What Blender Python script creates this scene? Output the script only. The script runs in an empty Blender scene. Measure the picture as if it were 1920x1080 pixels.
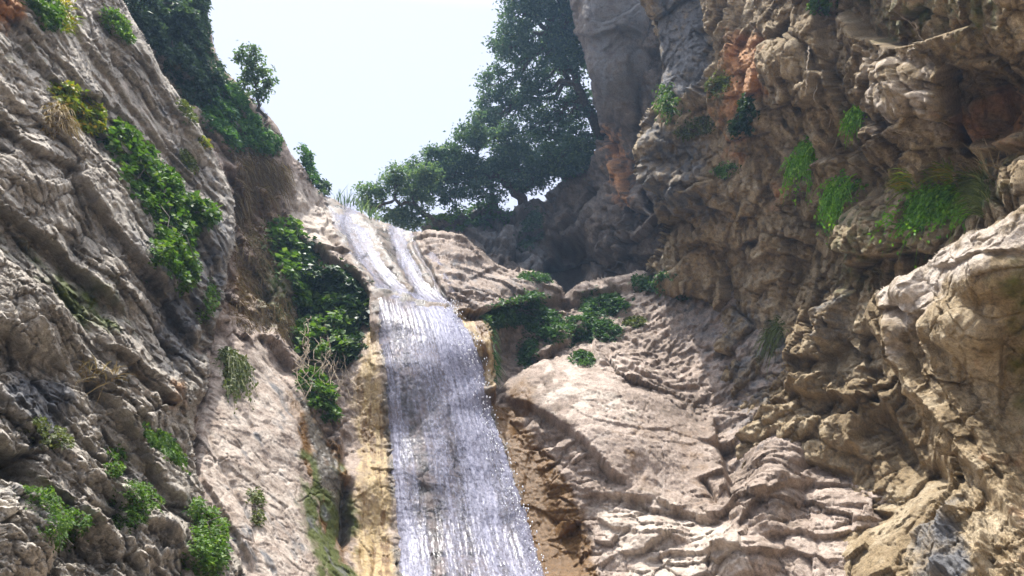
import bpy, math, random
import numpy as np
from mathutils import Vector

# ------------------------------------------------------------------ camera, sky, sun, exposure
SC = bpy.context.scene
COL = SC.collection
PITCH = math.radians(25.0)
FPX = 1478.0                      # focal length in photo pixels (1920 wide)
CAM = np.array([0.0, 0.0, 1.6])
cd = bpy.data.cameras.new('camera')
cd.sensor_width = 36.0
cd.lens = 36.0 * FPX / 1920.0
cd.clip_end = 2000.0
co = bpy.data.objects.new('camera', cd)
COL.objects.link(co)
co.location = CAM
co.rotation_euler = (math.pi / 2 + PITCH, 0, 0)
SC.camera = co

SUN_EL, SUN_AZ = math.radians(76.0), math.radians(-48.0)     # azimuth clockwise from +Y (view direction)
w = bpy.data.worlds.new('World')
SC.world = w
w.use_nodes = True
nt = w.node_tree
sky = nt.nodes.new('ShaderNodeTexSky')
sky.sky_type = 'NISHITA'
sky.sun_disc = False
sky.sun_elevation = SUN_EL
sky.sun_rotation = SUN_AZ
sky.air_density = 1.0
sky.dust_density = 1.5
veil = nt.nodes.new('ShaderNodeMix')            # thin haze over the blue; zenith above the frame brightened as added fill
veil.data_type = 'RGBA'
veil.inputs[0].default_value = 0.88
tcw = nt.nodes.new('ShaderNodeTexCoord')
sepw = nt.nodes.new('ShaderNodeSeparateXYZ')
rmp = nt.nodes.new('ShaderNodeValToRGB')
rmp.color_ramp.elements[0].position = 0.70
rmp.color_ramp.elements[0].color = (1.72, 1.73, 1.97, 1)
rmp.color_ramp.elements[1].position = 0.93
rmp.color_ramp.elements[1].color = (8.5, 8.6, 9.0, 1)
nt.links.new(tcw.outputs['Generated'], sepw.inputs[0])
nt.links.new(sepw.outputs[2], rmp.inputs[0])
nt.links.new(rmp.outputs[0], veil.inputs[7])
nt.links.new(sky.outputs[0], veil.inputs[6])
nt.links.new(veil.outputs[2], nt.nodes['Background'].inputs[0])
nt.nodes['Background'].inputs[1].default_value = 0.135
sl = bpy.data.lights.new('sun', 'SUN')
sl.energy = 2.1
sl.angle = math.radians(0.6)
sl.color = (1.0, 0.95, 0.88)
so = bpy.data.objects.new('sun', sl)
COL.objects.link(so)
sdir = Vector((math.sin(SUN_AZ) * math.cos(SUN_EL), math.cos(SUN_AZ) * math.cos(SUN_EL), math.sin(SUN_EL)))
so.rotation_euler = sdir.to_track_quat('Z', 'Y').to_euler()
SC.view_settings.view_transform = 'Standard'
SC.view_settings.look = 'None'
SC.view_settings.exposure = 1.95
SC.view_settings.gamma = 1.0
SC.cycles.max_bounces = 5
SC.cycles.volume_bounces = 0
SC.cycles.use_adaptive_sampling = True
SC.cycles.adaptive_threshold = 0.02
SC.cycles.transparent_max_bounces = 12

rng = np.random.default_rng(7)
random.seed(7)
F32 = np.float32

# ------------------------------------------------------------------ projection helpers
UPV = np.array([0, -math.sin(PITCH), math.cos(PITCH)])
FWV = np.array([0, math.cos(PITCH), math.sin(PITCH)])


def rays(px, py):
    x = (np.asarray(px, dtype=np.float64) - 960) / FPX
    y = -(np.asarray(py, dtype=np.float64) - 540) / FPX
    d = np.stack([x, y * UPV[1] + FWV[1], y * UPV[2] + FWV[2]], -1)
    return d / np.linalg.norm(d, axis=-1, keepdims=True)


def at(px, py, r):
    return CAM + rays(px, py) * np.asarray(r)[..., None]


def toward(P):
    v = CAM - P
    return v / np.linalg.norm(v, axis=-1, keepdims=True)


# ------------------------------------------------------------------ noise (numpy)
_G = rng.normal(size=(256, 3)); _G /= np.linalg.norm(_G, axis=1, keepdims=True); _G = _G.astype(F32)
_R = rng.random((4096, 4)).astype(F32)


def _hash(ix, iy, iz, seed=0):
    h = ix * 374761393 + iy * 668265263 + iz * 1274126177 + seed * 974711
    h = (h ^ ((h >> 13) & 0x7ffff)) * 1103515245
    return (h ^ (h >> 16)) & 0x7fffffff


def perlin(P, seed=0):
    P = np.asarray(P, dtype=np.float64)
    i = np.floor(P).astype(np.int64)
    f = (P - i).astype(F32)
    u = f * f * f * (f * (f * 6 - 15) + 10)
    out = np.zeros(P.shape[:-1], F32)
    for dx in (0, 1):
        wx = u[..., 0] if dx else 1 - u[..., 0]
        for dy in (0, 1):
            wy = u[..., 1] if dy else 1 - u[..., 1]
            for dz in (0, 1):
                wz = u[..., 2] if dz else 1 - u[..., 2]
                g = _G[_hash(i[..., 0] + dx, i[..., 1] + dy, i[..., 2] + dz, seed) & 255]
                out += wx * wy * wz * (g[..., 0] * (f[..., 0] - dx) + g[..., 1] * (f[..., 1] - dy) + g[..., 2] * (f[..., 2] - dz))
    return out * 1.6


def fbm(P, octv=4, gain=0.5, seed=0, ridged=False):
    a, s, out = 1.0, 1.0, 0
    tot = 0
    for k in range(octv):
        n = perlin(P * s, seed + k * 17)
        if ridged:
            n = 1 - 2 * np.abs(n)
        out = out + a * n
        tot += a
        a *= gain
        s *= 2.03
    return out / tot


def noise2(x, y, seed=0, octv=1):
    return fbm(np.stack([x, y, np.full_like(x, 0.37)], -1), octv, 0.5, seed)


def facets(P, seed=0, tilt=0.7):
    """cell noise: every cell is a randomly tilted facet; returns (height, F2-F1)"""
    i = np.floor(P).astype(np.int64)
    f = (P - i).astype(F32)
    b1 = np.full(P.shape[:-1], 9.0, F32)
    b2 = np.full(P.shape[:-1], 9.0, F32)
    h = np.zeros(P.shape[:-1], F32)
    for dx in (-1, 0, 1):
        for dy in (-1, 0, 1):
            for dz in (-1, 0, 1):
                k = _hash(i[..., 0] + dx, i[..., 1] + dy, i[..., 2] + dz, seed)
                q = _R[k & 4095]
                g = _G[(k >> 12) & 255]
                ex = f[..., 0] - dx - q[..., 0]
                ey = f[..., 1] - dy - q[..., 1]
                ez = f[..., 2] - dz - q[..., 2]
                d = np.sqrt(ex * ex + ey * ey + ez * ez)
                hh = q[..., 3] - 0.5 + tilt * (ex * g[..., 0] + ey * g[..., 1] + ez * g[..., 2])
                c = d < b1
                b2 = np.where(c, b1, np.minimum(b2, d))
                h = np.where(c, hh, h)
                b1 = np.where(c, d, b1)
    return h, b2 - b1


def sstep(a, b, x):
    t = np.clip((x - a) / (b - a), 0, 1)
    return t * t * (3 - 2 * t)


# ------------------------------------------------------------------ polygons and feature lines in the picture plane
def sdf(poly, X, Y):
    """signed distance, positive inside"""
    p = np.array(poly, float)
    best = np.full(X.shape, 1e9)
    ins = np.zeros(X.shape, bool)
    for a, b in zip(p, np.roll(p, -1, 0)):
        e = b - a
        wx, wy = X - a[0], Y - a[1]
        t = np.clip((wx * e[0] + wy * e[1]) / (e @ e + 1e-9), 0, 1)
        best = np.minimum(best, (wx - e[0] * t) ** 2 + (wy - e[1] * t) ** 2)
        c = ((a[1] <= Y) & (b[1] > Y)) | ((b[1] <= Y) & (a[1] > Y))
        if abs(e[1]) > 1e-9:
            xi = a[0] + (Y - a[1]) * e[0] / e[1]
            ins ^= c & (X < xi)
    d = np.sqrt(best)
    return np.where(ins, d, -d)


def soft(poly, X, Y, feather=20):
    return sstep(-feather, feather, sdf(poly, X, Y)).astype(F32)


def polyline(pts, X, Y):
    """|d|, signed side (positive = above for lines drawn left to right), parameter 0..1"""
    p = np.array(pts, float)
    seg = np.linalg.norm(np.diff(p, axis=0), axis=1)
    cum = np.concatenate([[0], np.cumsum(seg)])
    best = np.full(X.shape, 1e9)
    sg = np.ones(X.shape)
    tt = np.zeros(X.shape)
    for k in range(len(p) - 1):
        a, e = p[k], p[k + 1] - p[k]
        wx, wy = X - a[0], Y - a[1]
        t = np.clip((wx * e[0] + wy * e[1]) / (e @ e), 0, 1)
        d = (wx - e[0] * t) ** 2 + (wy - e[1] * t) ** 2
        c = d < best
        best = np.where(c, d, best)
        sg = np.where(c, -np.sign(e[0] * wy - e[1] * wx), sg)
        tt = np.where(c, (cum[k] + t * seg[k]) / cum[-1], tt)
    return np.sqrt(best), sg, tt


def features(lst, X, Y):
    out = np.zeros(X.shape)
    for kind, pts, h, wa, wb in lst:
        p = np.array(pts)
        m = 4 * max(wa, wb) + 8
        x0, x1, y0, y1 = p[:, 0].min() - m, p[:, 0].max() + m, p[:, 1].min() - m, p[:, 1].max() + m
        sel = (X > x0) & (X < x1) & (Y > y0) & (Y < y1)
        if not sel.any():
            continue
        d, s, t = polyline(pts, X[sel], Y[sel])
        fade = sstep(0, 0.14, np.minimum(t, 1 - t))
        if kind == 'ledge':                      # the side above stands out by h, falling off over wa; below is cut in over wb
            sd = d * s
            v = np.where(sd >= 0, 0.55 * h * np.exp(-np.abs(sd) / wa), -0.45 * h * np.exp(-np.abs(sd) / wb))
            v *= np.tanh(np.abs(sd) / 1.6)
        elif kind == 'crack':
            v = -h * np.exp(-(d / wa) ** 1.3)
        else:                                    # rib
            v = h * np.exp(-(d / wa) ** 2)
        out[sel] += v * fade
    return out


def bumps(lst, X, Y):
    out = np.zeros(X.shape)
    for (cx, cy, rx, ry, ang, h) in lst:
        a = math.radians(ang)
        u = ((X - cx) * math.cos(a) + (Y - cy) * math.sin(a)) / rx
        v = (-(X - cx) * math.sin(a) + (Y - cy) * math.cos(a)) / ry
        q = u * u + v * v
        out += h * np.exp(-q * q * 0.8) if h > 0 else h * np.exp(-q)
    return out


def tps(ctrl):
    c = np.array(ctrl, float)
    S = 400.0
    xy, val = c[:, :2] / S, np.log(c[:, 2])
    n = len(c)

    def U(d2):
        return 0.5 * d2 * np.log(d2 + 1e-12)
    D = ((xy[:, None] - xy[None]) ** 2).sum(-1)
    A = np.zeros((n + 3, n + 3))
    A[:n, :n] = U(D) + 4e-3 * np.eye(n)
    A[:n, n] = 1; A[:n, n + 1:] = xy
    A[n:, :n] = A[:n, n:].T
    sol = np.linalg.solve(A, np.concatenate([val, np.zeros(3)]))

    def ev(X, Y):
        x, y = X / S, Y / S
        o = sol[n] + sol[n + 1] * x + sol[n + 2] * y
        for k in range(n):
            o = o + sol[k] * U((x - xy[k, 0]) ** 2 + (y - xy[k, 1]) ** 2)
        return np.exp(o)
    return ev


# ------------------------------------------------------------------ mesh building
def mesh_np(name, V, F, mat=None, parent=None, attrs=None, smooth=False, nper=4, uv=None):
    me = bpy.data.meshes.new(name)
    V = np.ascontiguousarray(V, F32)
    F = np.ascontiguousarray(F, np.int32)
    me.vertices.add(len(V)); me.vertices.foreach_set('co', V.ravel())
    me.loops.add(F.size); me.loops.foreach_set('vertex_index', F.ravel())
    me.polygons.add(len(F))
    me.polygons.foreach_set('loop_start', np.arange(0, F.size, F.shape[1], dtype=np.int32))
    me.polygons.foreach_set('loop_total', np.full(len(F), F.shape[1], np.int32))
    if smooth:
        me.polygons.foreach_set('use_smooth', np.ones(len(F), bool))
    me.update(calc_edges=True)
    for k, a in (attrs or {}).items():
        at_ = me.attributes.new(k, 'FLOAT', 'POINT')
        at_.data.foreach_set('value', np.ascontiguousarray(a, F32))
    if uv is not None:
        l = me.uv_layers.new(name='UVMap')
        l.data.foreach_set('uv', np.ascontiguousarray(uv[F.ravel()], F32).ravel())
    if mat:
        me.materials.append(mat)
    o = bpy.data.objects.new(name, me)
    COL.objects.link(o)
    if parent is not None:
        o.parent = parent
        o.matrix_parent_inverse = parent.matrix_world.inverted() if False else o.matrix_parent_inverse
    return o


def tag(o, label, cat, group=None, kind=None):
    o['label'] = label
    o['category'] = cat
    if group:
        o['group'] = group
    if kind:
        o['kind'] = kind


def empty(name, loc, label, cat, group=None):
    o = bpy.data.objects.new(name, None)
    o.empty_display_size = 0.2
    COL.objects.link(o)
    o.location = Vector([float(c) for c in loc])
    tag(o, label, cat, group)
    return o


SH = {}


def axis(lo, hi, step, fine_lo, fine_hi, coarse=14):
    a = np.arange(fine_lo, fine_hi + 0.1, step)
    l = np.arange(fine_lo - coarse, lo, -coarse)[::-1] if lo < fine_lo else np.zeros(0)
    h = np.arange(fine_hi + coarse, hi, coarse) if hi > fine_hi else np.zeros(0)
    return np.concatenate([l, a, h])


def sheet(name, poly, ctrl, dispf, mat, label, xs, ys, roll=0.5, rollw=30, jit=6, bev=True, cat='rock face', attrf=None, nmix=0.6, skirt=1.12, fissure=1.0):
    X, Y = np.meshgrid(xs, ys)
    jn = jit * noise2(X / 40, Y / 40, 3, 3)
    d = sdf(poly, X, Y) + jn
    r = np.clip(tps(ctrl)(X, Y), 3.0, 40.0)
    t = np.clip(1 - d / rollw, 0, 1)
    t = np.clip(t, 0, 0.995)
    r = r + roll * (1 - np.sqrt(1 - t * t))
    P0 = at(X, Y, r)
    gx = np.gradient(P0, axis=1); gy = np.gradient(P0, axis=0)
    N = np.cross(gx, gy)
    N /= np.linalg.norm(N, axis=-1, keepdims=True) + 1e-12
    Vw = toward(P0)
    s = np.sign((N * Vw).sum(-1, keepdims=True)); N = N * np.where(s == 0, 1, s)
    # feature coordinates wander a little
    JX = X + 7 * noise2(X / 45, Y / 45, 11, 3) + 1.5 * noise2(X / 9, Y / 9, 12, 1)
    JY = Y + 7 * noise2(X / 45 + 9, Y / 45, 13, 3) + 1.5 * noise2(X / 9, Y / 9 + 5, 14, 1)
    h = dispf(P0, X, Y, JX, JY)
    D = N * nmix + Vw * (1 - nmix)
    D /= np.linalg.norm(D, axis=-1, keepdims=True)
    ef = facets(P0 * 3.1 + 0.25 * np.stack([perlin(P0 * 4, 505), perlin(P0 * 4, 506), perlin(P0 * 4, 507)], -1), 515, 0.0)[1]      # thin joints
    h = h - 0.035 * fissure * np.exp(-(ef / 0.035) ** 2) * sstep(-0.05, 0.2, fbm(P0 * 1.3, 2, seed=527))
    P = P0 + D * np.asarray(h)[..., None]
    SH[name] = dict(P=P, N=N, xs=xs, ys=ys, d=d, r=r, P0=P0)
    keep = d > 0
    idx = -np.ones(X.shape, np.int64)
    idx[keep] = np.arange(keep.sum())
    q = np.stack([idx[:-1, :-1], idx[1:, :-1], idx[1:, 1:], idx[:-1, 1:]], -1).reshape(-1, 4)
    q = q[(q >= 0).all(1)]
    V = P[keep]
    Pk = P0[keep]
    wv = Pk + 0.3 * np.stack([perlin(Pk * 2.2, 501), perlin(Pk * 2.2, 502), perlin(Pk * 2.2, 503)], -1)
    c1, _ = facets(wv * 1.7, 511, 0.0)
    c2, e2 = facets(wv * 5.5, 513, 0.0)
    vein = 0.5 + 0.42 * fbm(Pk * 4.5, 5, 0.62, seed=521)
    at_ = dict(vein=vein, mineral=0.275 + 0.23 * fbm(Pk * 0.9, 6, 0.6, seed=523) + 0.45 * vein + 0.09 * c1 + 0.06 * c2, lichen=0.5 + 0.42 * fbm(Pk * 11, 4, 0.75, seed=525))
    if attrf:
        for k, a in attrf(P0, X, Y, JX, JY).items():
            at_[k] = np.broadcast_to(a, X.shape)[keep]
    # skirt: carry the open border back into the mountain
    e = np.concatenate([q[:, [0, 1]], q[:, [1, 2]], q[:, [2, 3]], q[:, [3, 0]]])
    key = np.sort(e, 1); kk = key[:, 0] * (len(V) + 1) + key[:, 1]
    u, first, cnt = np.unique(kk, return_index=True, return_counts=True)
    be = e[first[cnt == 1]]
    bv = np.unique(be)
    mp = -np.ones(len(V), np.int64); mp[bv] = np.arange(len(bv)) + len(V)
    Vb = CAM + (V[bv] - CAM) * skirt
    V2 = np.concatenate([V, Vb])
    qs = np.stack([be[:, 1], be[:, 0], mp[be[:, 0]], mp[be[:, 1]]], -1)
    at2 = {k: np.concatenate([a, a[bv]]) for k, a in at_.items()}
    o = mesh_np(name, V2, np.concatenate([q, qs]), mat, None, at2, smooth=True)
    tag(o, label, cat, None, 'structure')
    return o


def surf(name, px, py):
    """point and normal of a built rock face at a picture position"""
    s = SH[name]
    j = np.clip(np.searchsorted(s['xs'], px), 0, len(s['xs']) - 1)
    i = np.clip(np.searchsorted(s['ys'], py), 0, len(s['ys']) - 1)
    return s['P'][i, j], s['N'][i, j]


# ------------------------------------------------------------------ materials
def new_mat(name):
    m = bpy.data.materials.new(name)
    m.use_nodes = True
    n = m.node_tree
    b = n.nodes['Principled BSDF']
    return m, n, b


class NB:
    """small node builder"""
    def __init__(self, nt):
        self.nt = nt

    def n(self, t, **kw):
        o = self.nt.nodes.new(t)
        for k, v in kw.items():
            if k.startswith('i_'):
                o.inputs[k[2:].replace('_', ' ')].default_value = v
            else:
                setattr(o, k, v)
        return o

    def l(self, a, b):
        self.nt.links.new(a, b)

    def noise(self, vec, scale, detail=4, rough=0.55, dist=0.0):
        o = self.n('ShaderNodeTexNoise')
        o.inputs['Scale'].default_value = scale
        o.inputs['Detail'].default_value = detail
        o.inputs['Roughness'].default_value = rough
        o.inputs['Distortion'].default_value = dist
        self.l(vec, o.inputs['Vector'])
        return o.outputs[0]

    def ramp(self, fac, stops):
        o = self.n('ShaderNodeValToRGB')
        e = o.color_ramp.elements
        while len(e) < len(stops):
            e.new(0.5)
        for k, (p, c) in enumerate(stops):
            e[k].position = p
            e[k].color = (c, c, c, 1) if not hasattr(c, '__len__') else (*c, 1)
        self.l(fac, o.inputs[0])
        return o.outputs[0]

    def math(self, op, a, b=None, c=None, clamp=False):
        o = self.n('ShaderNodeMath', operation=op)
        o.use_clamp = clamp
        for k, v in enumerate((a, b, c)):
            if v is None:
                continue
            if isinstance(v, (int, float)):
                o.inputs[k].default_value = v
            else:
                self.l(v, o.inputs[k])
        return o.outputs[0]

    def mix(self, fac, a, b, blend='MIX'):
        o = self.n('ShaderNodeMix', data_type='RGBA', blend_type=blend)
        for k, v in ((0, fac), (6, a), (7, b)):
            if isinstance(v, (int, float)):
                o.inputs[k].default_value = v
            elif hasattr(v, '__len__'):
                o.inputs[k].default_value = (*v, 1)
            else:
                self.l(v, o.inputs[k])
        return o.outputs[2]

    def attr(self, name):
        o = self.n('ShaderNodeAttribute', attribute_name=name)
        return o.outputs['Fac']


def rock_mat(name, c_lo, c_mid, c_hi, bump=0.5, stains_and_light=(), fissure=0.5):
    """limestone: three mineral tones in patches, dark lichen specks, grain; stains = (attribute, colour, roughness)"""
    m, nt, b = new_mat(name)
    B = NB(nt)
    co_ = B.n('ShaderNodeTexCoord').outputs['Object']
    n2 = B.attr('vein')                     # broad mineral patches, block tone and lichen are stored on the rock itself
    n3 = B.noise(co_, 24, 4, 0.78)
    n4 = B.noise(co_, 85, 2, 0.75)
    col = B.ramp(B.attr('mineral'), [(0.36, c_lo), (0.50, c_mid), (0.62, c_hi)])
    col = B.mix(0.85, col, B.ramp(B.attr('lichen'), [(0.30, 0.5), (0.47, 1.0)]), 'MULTIPLY')
    gr = B.ramp(n3, [(0.30, 0.58), (0.52, 1.0), (0.68, 1.3)])
    col = B.mix(0.9, col, gr, 'MULTIPLY')
    col = B.mix(0.75, col, B.ramp(n4, [(0.32, 0.68), (0.62, 1.28)]), 'MULTIPLY')
    rough = 0.88
    for k, (a, c, ro) in enumerate(stains_and_light):
        f = B.math('MULTIPLY_ADD', B.math('SUBTRACT', n2, 0.5), 1.6, B.attr(a))
        f = B.ramp(f, [(0.22, 0.0), (0.62, 1.0)])
        f = B.math('MULTIPLY', f, B.math('GREATER_THAN', B.attr(a), 0.02))
        cc = B.mix(1.0, c, gr, 'MULTIPLY')
        col = B.mix(f, col, cc)
        o = B.n('ShaderNodeMix', data_type='FLOAT')
        B.l(f, o.inputs[0])
        if isinstance(rough, float):
            o.inputs[2].default_value = rough
        else:
            B.l(rough, o.inputs[2])
        o.inputs[3].default_value = ro
        rough = o.outputs[0]
    B.l(col, b.inputs['Base Color'])
    if isinstance(rough, float):
        b.inputs['Roughness'].default_value = rough
    else:
        B.l(rough, b.inputs['Roughness'])
    b.inputs['Specular IOR Level'].default_value = 0.3
    hgt = B.math('ADD', B.math('MULTIPLY', n3, 0.7), B.math('MULTIPLY', n4, 0.3))
    bp = B.n('ShaderNodeBump')
    bp.inputs['Strength'].default_value = bump
    bp.inputs['Distance'].default_value = 0.05
    B.l(hgt, bp.inputs['Height'])
    B.l(bp.outputs[0], b.inputs['Normal'])
    return m


def leaf_mat(name, c_a, c_b, c_c=None, trans=0.35, rough=0.55):
    m, nt, b = new_mat(name)
    B = NB(nt)
    r = B.attr('rnd')
    stops = [(0.0, c_a), (0.75, c_b)]
    if c_c:
        stops.append((1.0, c_c))
    col = B.ramp(r, stops)
    B.l(col, b.inputs['Base Color'])
    b.inputs['Roughness'].default_value = rough
    b.inputs['Specular IOR Level'].default_value = 0.25
    tr = B.n('ShaderNodeBsdfTranslucent')
    B.l(B.mix(1.0, col, (1.25, 1.35, 0.55), 'MULTIPLY'), tr.inputs[0])
    ms = B.n('ShaderNodeMixShader')
    ms.inputs[0].default_value = trans
    B.l(b.outputs[0], ms.inputs[1]); B.l(tr.outputs[0], ms.inputs[2])
    B.l(ms.outputs[0], nt.nodes['Material Output'].inputs[0])
    return m


def bark_mat(name, c1, c2):
    m, nt, b = new_mat(name)
    B = NB(nt)
    co_ = B.n('ShaderNodeTexCoord').outputs['Object']
    n = B.noise(co_, 14, 6, 0.6)
    B.l(B.ramp(n, [(0.3, c1), (0.7, c2)]), b.inputs['Base Color'])
    b.inputs['Roughness'].default_value = 0.9
    bp = B.n('ShaderNodeBump'); bp.inputs['Distance'].default_value = 0.02
    B.l(n, bp.inputs['Height']); B.l(bp.outputs[0], b.inputs['Normal'])
    return m


# ------------------------------------------------------------------ rock faces
STAINS_AND_LIGHT = (('pale', (0.50, 0.43, 0.36), 0.85), ('orange', (0.42, 0.22, 0.10), 0.85), ('ochre', (0.40, 0.29, 0.14), 0.5), ('brown', (0.15, 0.078, 0.022), 0.4),
          ('moss', (0.07, 0.085, 0.012), 0.7), ('grey', (0.14, 0.138, 0.14), 0.85), ('wet', (0.10, 0.085, 0.065), 0.25))  # pale, brown and moss also carry painted sun and shade
M_LEFT = rock_mat('left_limestone', (0.23, 0.20, 0.16), (0.37, 0.33, 0.275), (0.49, 0.44, 0.37), 0.7, STAINS_AND_LIGHT)
M_MID = rock_mat('gorge_limestone', (0.20, 0.155, 0.12), (0.335, 0.265, 0.215), (0.45, 0.37, 0.31), 0.55, STAINS_AND_LIGHT, 0.3)
M_RIGHT = rock_mat('right_limestone', (0.16, 0.115, 0.06), (0.30, 0.225, 0.13), (0.43, 0.35, 0.235), 0.8, STAINS_AND_LIGHT)
M_BACK = rock_mat('shaded_limestone', (0.08, 0.068, 0.06), (0.135, 0.115, 0.10), (0.20, 0.168, 0.14), 0.6, STAINS_AND_LIGHT)

SPRINGY = np.array([0.35, 0.0, 0.94])


def rot_frame(v):
    v = np.array(v, float); v /= np.linalg.norm(v)
    a = np.cross(v, [0, 1, 0.2]); a /= np.linalg.norm(a)
    return np.stack([a, np.cross(v, a), v])


# --- left cliff: beds dipping steeply to the right
LEFT_POLY = [(-1700, -500), (120, -500), (170, -100), (225, -10), (255, 40), (292, 112), (340, 190), (388, 272), (425, 325), (447, 375), (446, 410), (432, 470),
             (416, 540), (408, 600), (396, 650), (384, 705), (366, 770), (360, 830), (369, 895), (392, 960), (420, 1010), (450, 1060), (480, 1180), (-1700, 1180)]
LEFT_C = [(0, 0, 10.2), (0, 500, 7.2), (0, 1080, 4.9), (200, 0, 12.5), (200, 260, 10.6), (200, 500, 8.6), (200, 800, 6.9), (200, 1080, 5.7), (400, 300, 13.6), (300, 130, 13.2), (430, 400, 12.7),
          (400, 600, 10.6), (300, 600, 9.2), (370, 820, 8.7), (430, 1080, 7.0), (-300, 0, 8), (-300, 600, 5.4), (-300, 1150, 3.9), (200, -450, 19), (-300, -450, 15), (-1500, -300, 9), (-1500, 300, 6.2), (-1500, 1100, 4.6)]
LEFT_F = [
    ('ledge', [(165, 10), (225, 75), (280, 135), (325, 205), (370, 280), (440, 365)], 0.22, 40, 22),
    ('ledge', [(115, 15), (165, 90), (215, 150), (270, 228), (310, 280), (350, 325), (405, 368)], 0.30, 40, 24),
    ('ledge', [(20, 5), (55, 90), (85, 145), (110, 175), (160, 178), (210, 200)], 0.35, 50, 26),
    ('ledge', [(245, 60), (290, 160), (335, 225), (400, 295), (440, 345)], 0.16, 22, 14),
    ('ledge', [(150, 100), (200, 170), (255, 250), (330, 345), (420, 450)], 0.14, 18, 14),
    ('ledge', [(190, 60), (250, 145), (300, 222), (360, 310), (430, 395)], 0.13, 18, 12),
    ('ledge', [(-60, 195), (0, 228), (30, 258), (65, 292), (110, 305), (150, 330)], 0.5, 90, 30),
    ('ledge', [(-60, 340), (0, 388), (50, 428), (118, 475), (190, 545), (245, 610)], 0.62, 90, 60),
    ('ledge', [(120, 300), (165, 385), (220, 450), (258, 492), (300, 545), (345, 615), (375, 648), (410, 665)], 0.5, 60, 34),
    ('ledge', [(225, 370), (270, 440), (330, 500), (380, 560), (405, 600)], 0.25, 40, 26),
    ('ledge', [(-40, 595), (20, 635), (45, 660), (90, 672), (130, 700)], 0.35, 60, 28),
    ('ledge', [(60, 540), (105, 590), (145, 615), (185, 652), (225, 666), (260, 655)], -0.28, 30, 30),
    ('ledge', [(150, 620), (195, 660), (235, 687), (270, 722), (325, 768), (345, 795)], 0.40, 50, 34),
    ('ledge', [(170, 715), (210, 748), (235, 770), (262, 812), (300, 840)], 0.3, 36, 24),
    ('ledge', [(140, 700), (175, 732), (220, 792), (250, 842), (280, 892), (320, 932), (352, 958)], 0.38, 50, 34),
    ('ledge', [(-40, 800), (0, 835), (40, 850), (80, 845)], 0.5, 60, 40),
    ('ledge', [(-30, 885), (30, 925), (60, 980), (75, 1040), (85, 1100)], -0.35, 40, 40),
    ('ledge', [(40, 860), (90, 912), (130, 945), (180, 1000), (230, 1050)], 0.3, 44, 26),
    ('ledge', [(205, 900), (217, 935), (228, 992), (242, 1045), (270, 1090)], 0.3, 50, 24),
    ('ledge', [(255, 985), (300, 1000), (330, 1030), (360, 1070)], 0.2, 30, 22),
    ('ledge', [(85, 750), (140, 800), (175, 850), (205, 880)], 0.25, 40, 24),
    ('crack', [(292, 610), (310, 650), (330, 690), (350, 740)], 0.25, 7, 7),
    ('crack', [(410, 480), (395, 540), (388, 600), (376, 660)], 0.3, 8, 8),
    ('crack', [(255, 500), (300, 580), (345, 640)], 0.18, 6, 6),
    ('rib', [(60, 120), (140, 250), (230, 380)], 0.18, 24, 24),
]
LEFT_B = [(60, 320, 60, 45, 40, 0.22), (40, 570, 90, 70, 50, 0.3), (240, 760, 60, 40, 45, 0.22), (10, 870, 40, 26, 20, -0.6), (30, 1010, 60, 80, 0, 0.35), (300, 1010, 60, 50, 30, 0.22),
          (330, 720, 50, 60, 50, 0.2), (150, 470, 50, 60, 45, -0.2)]


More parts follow.
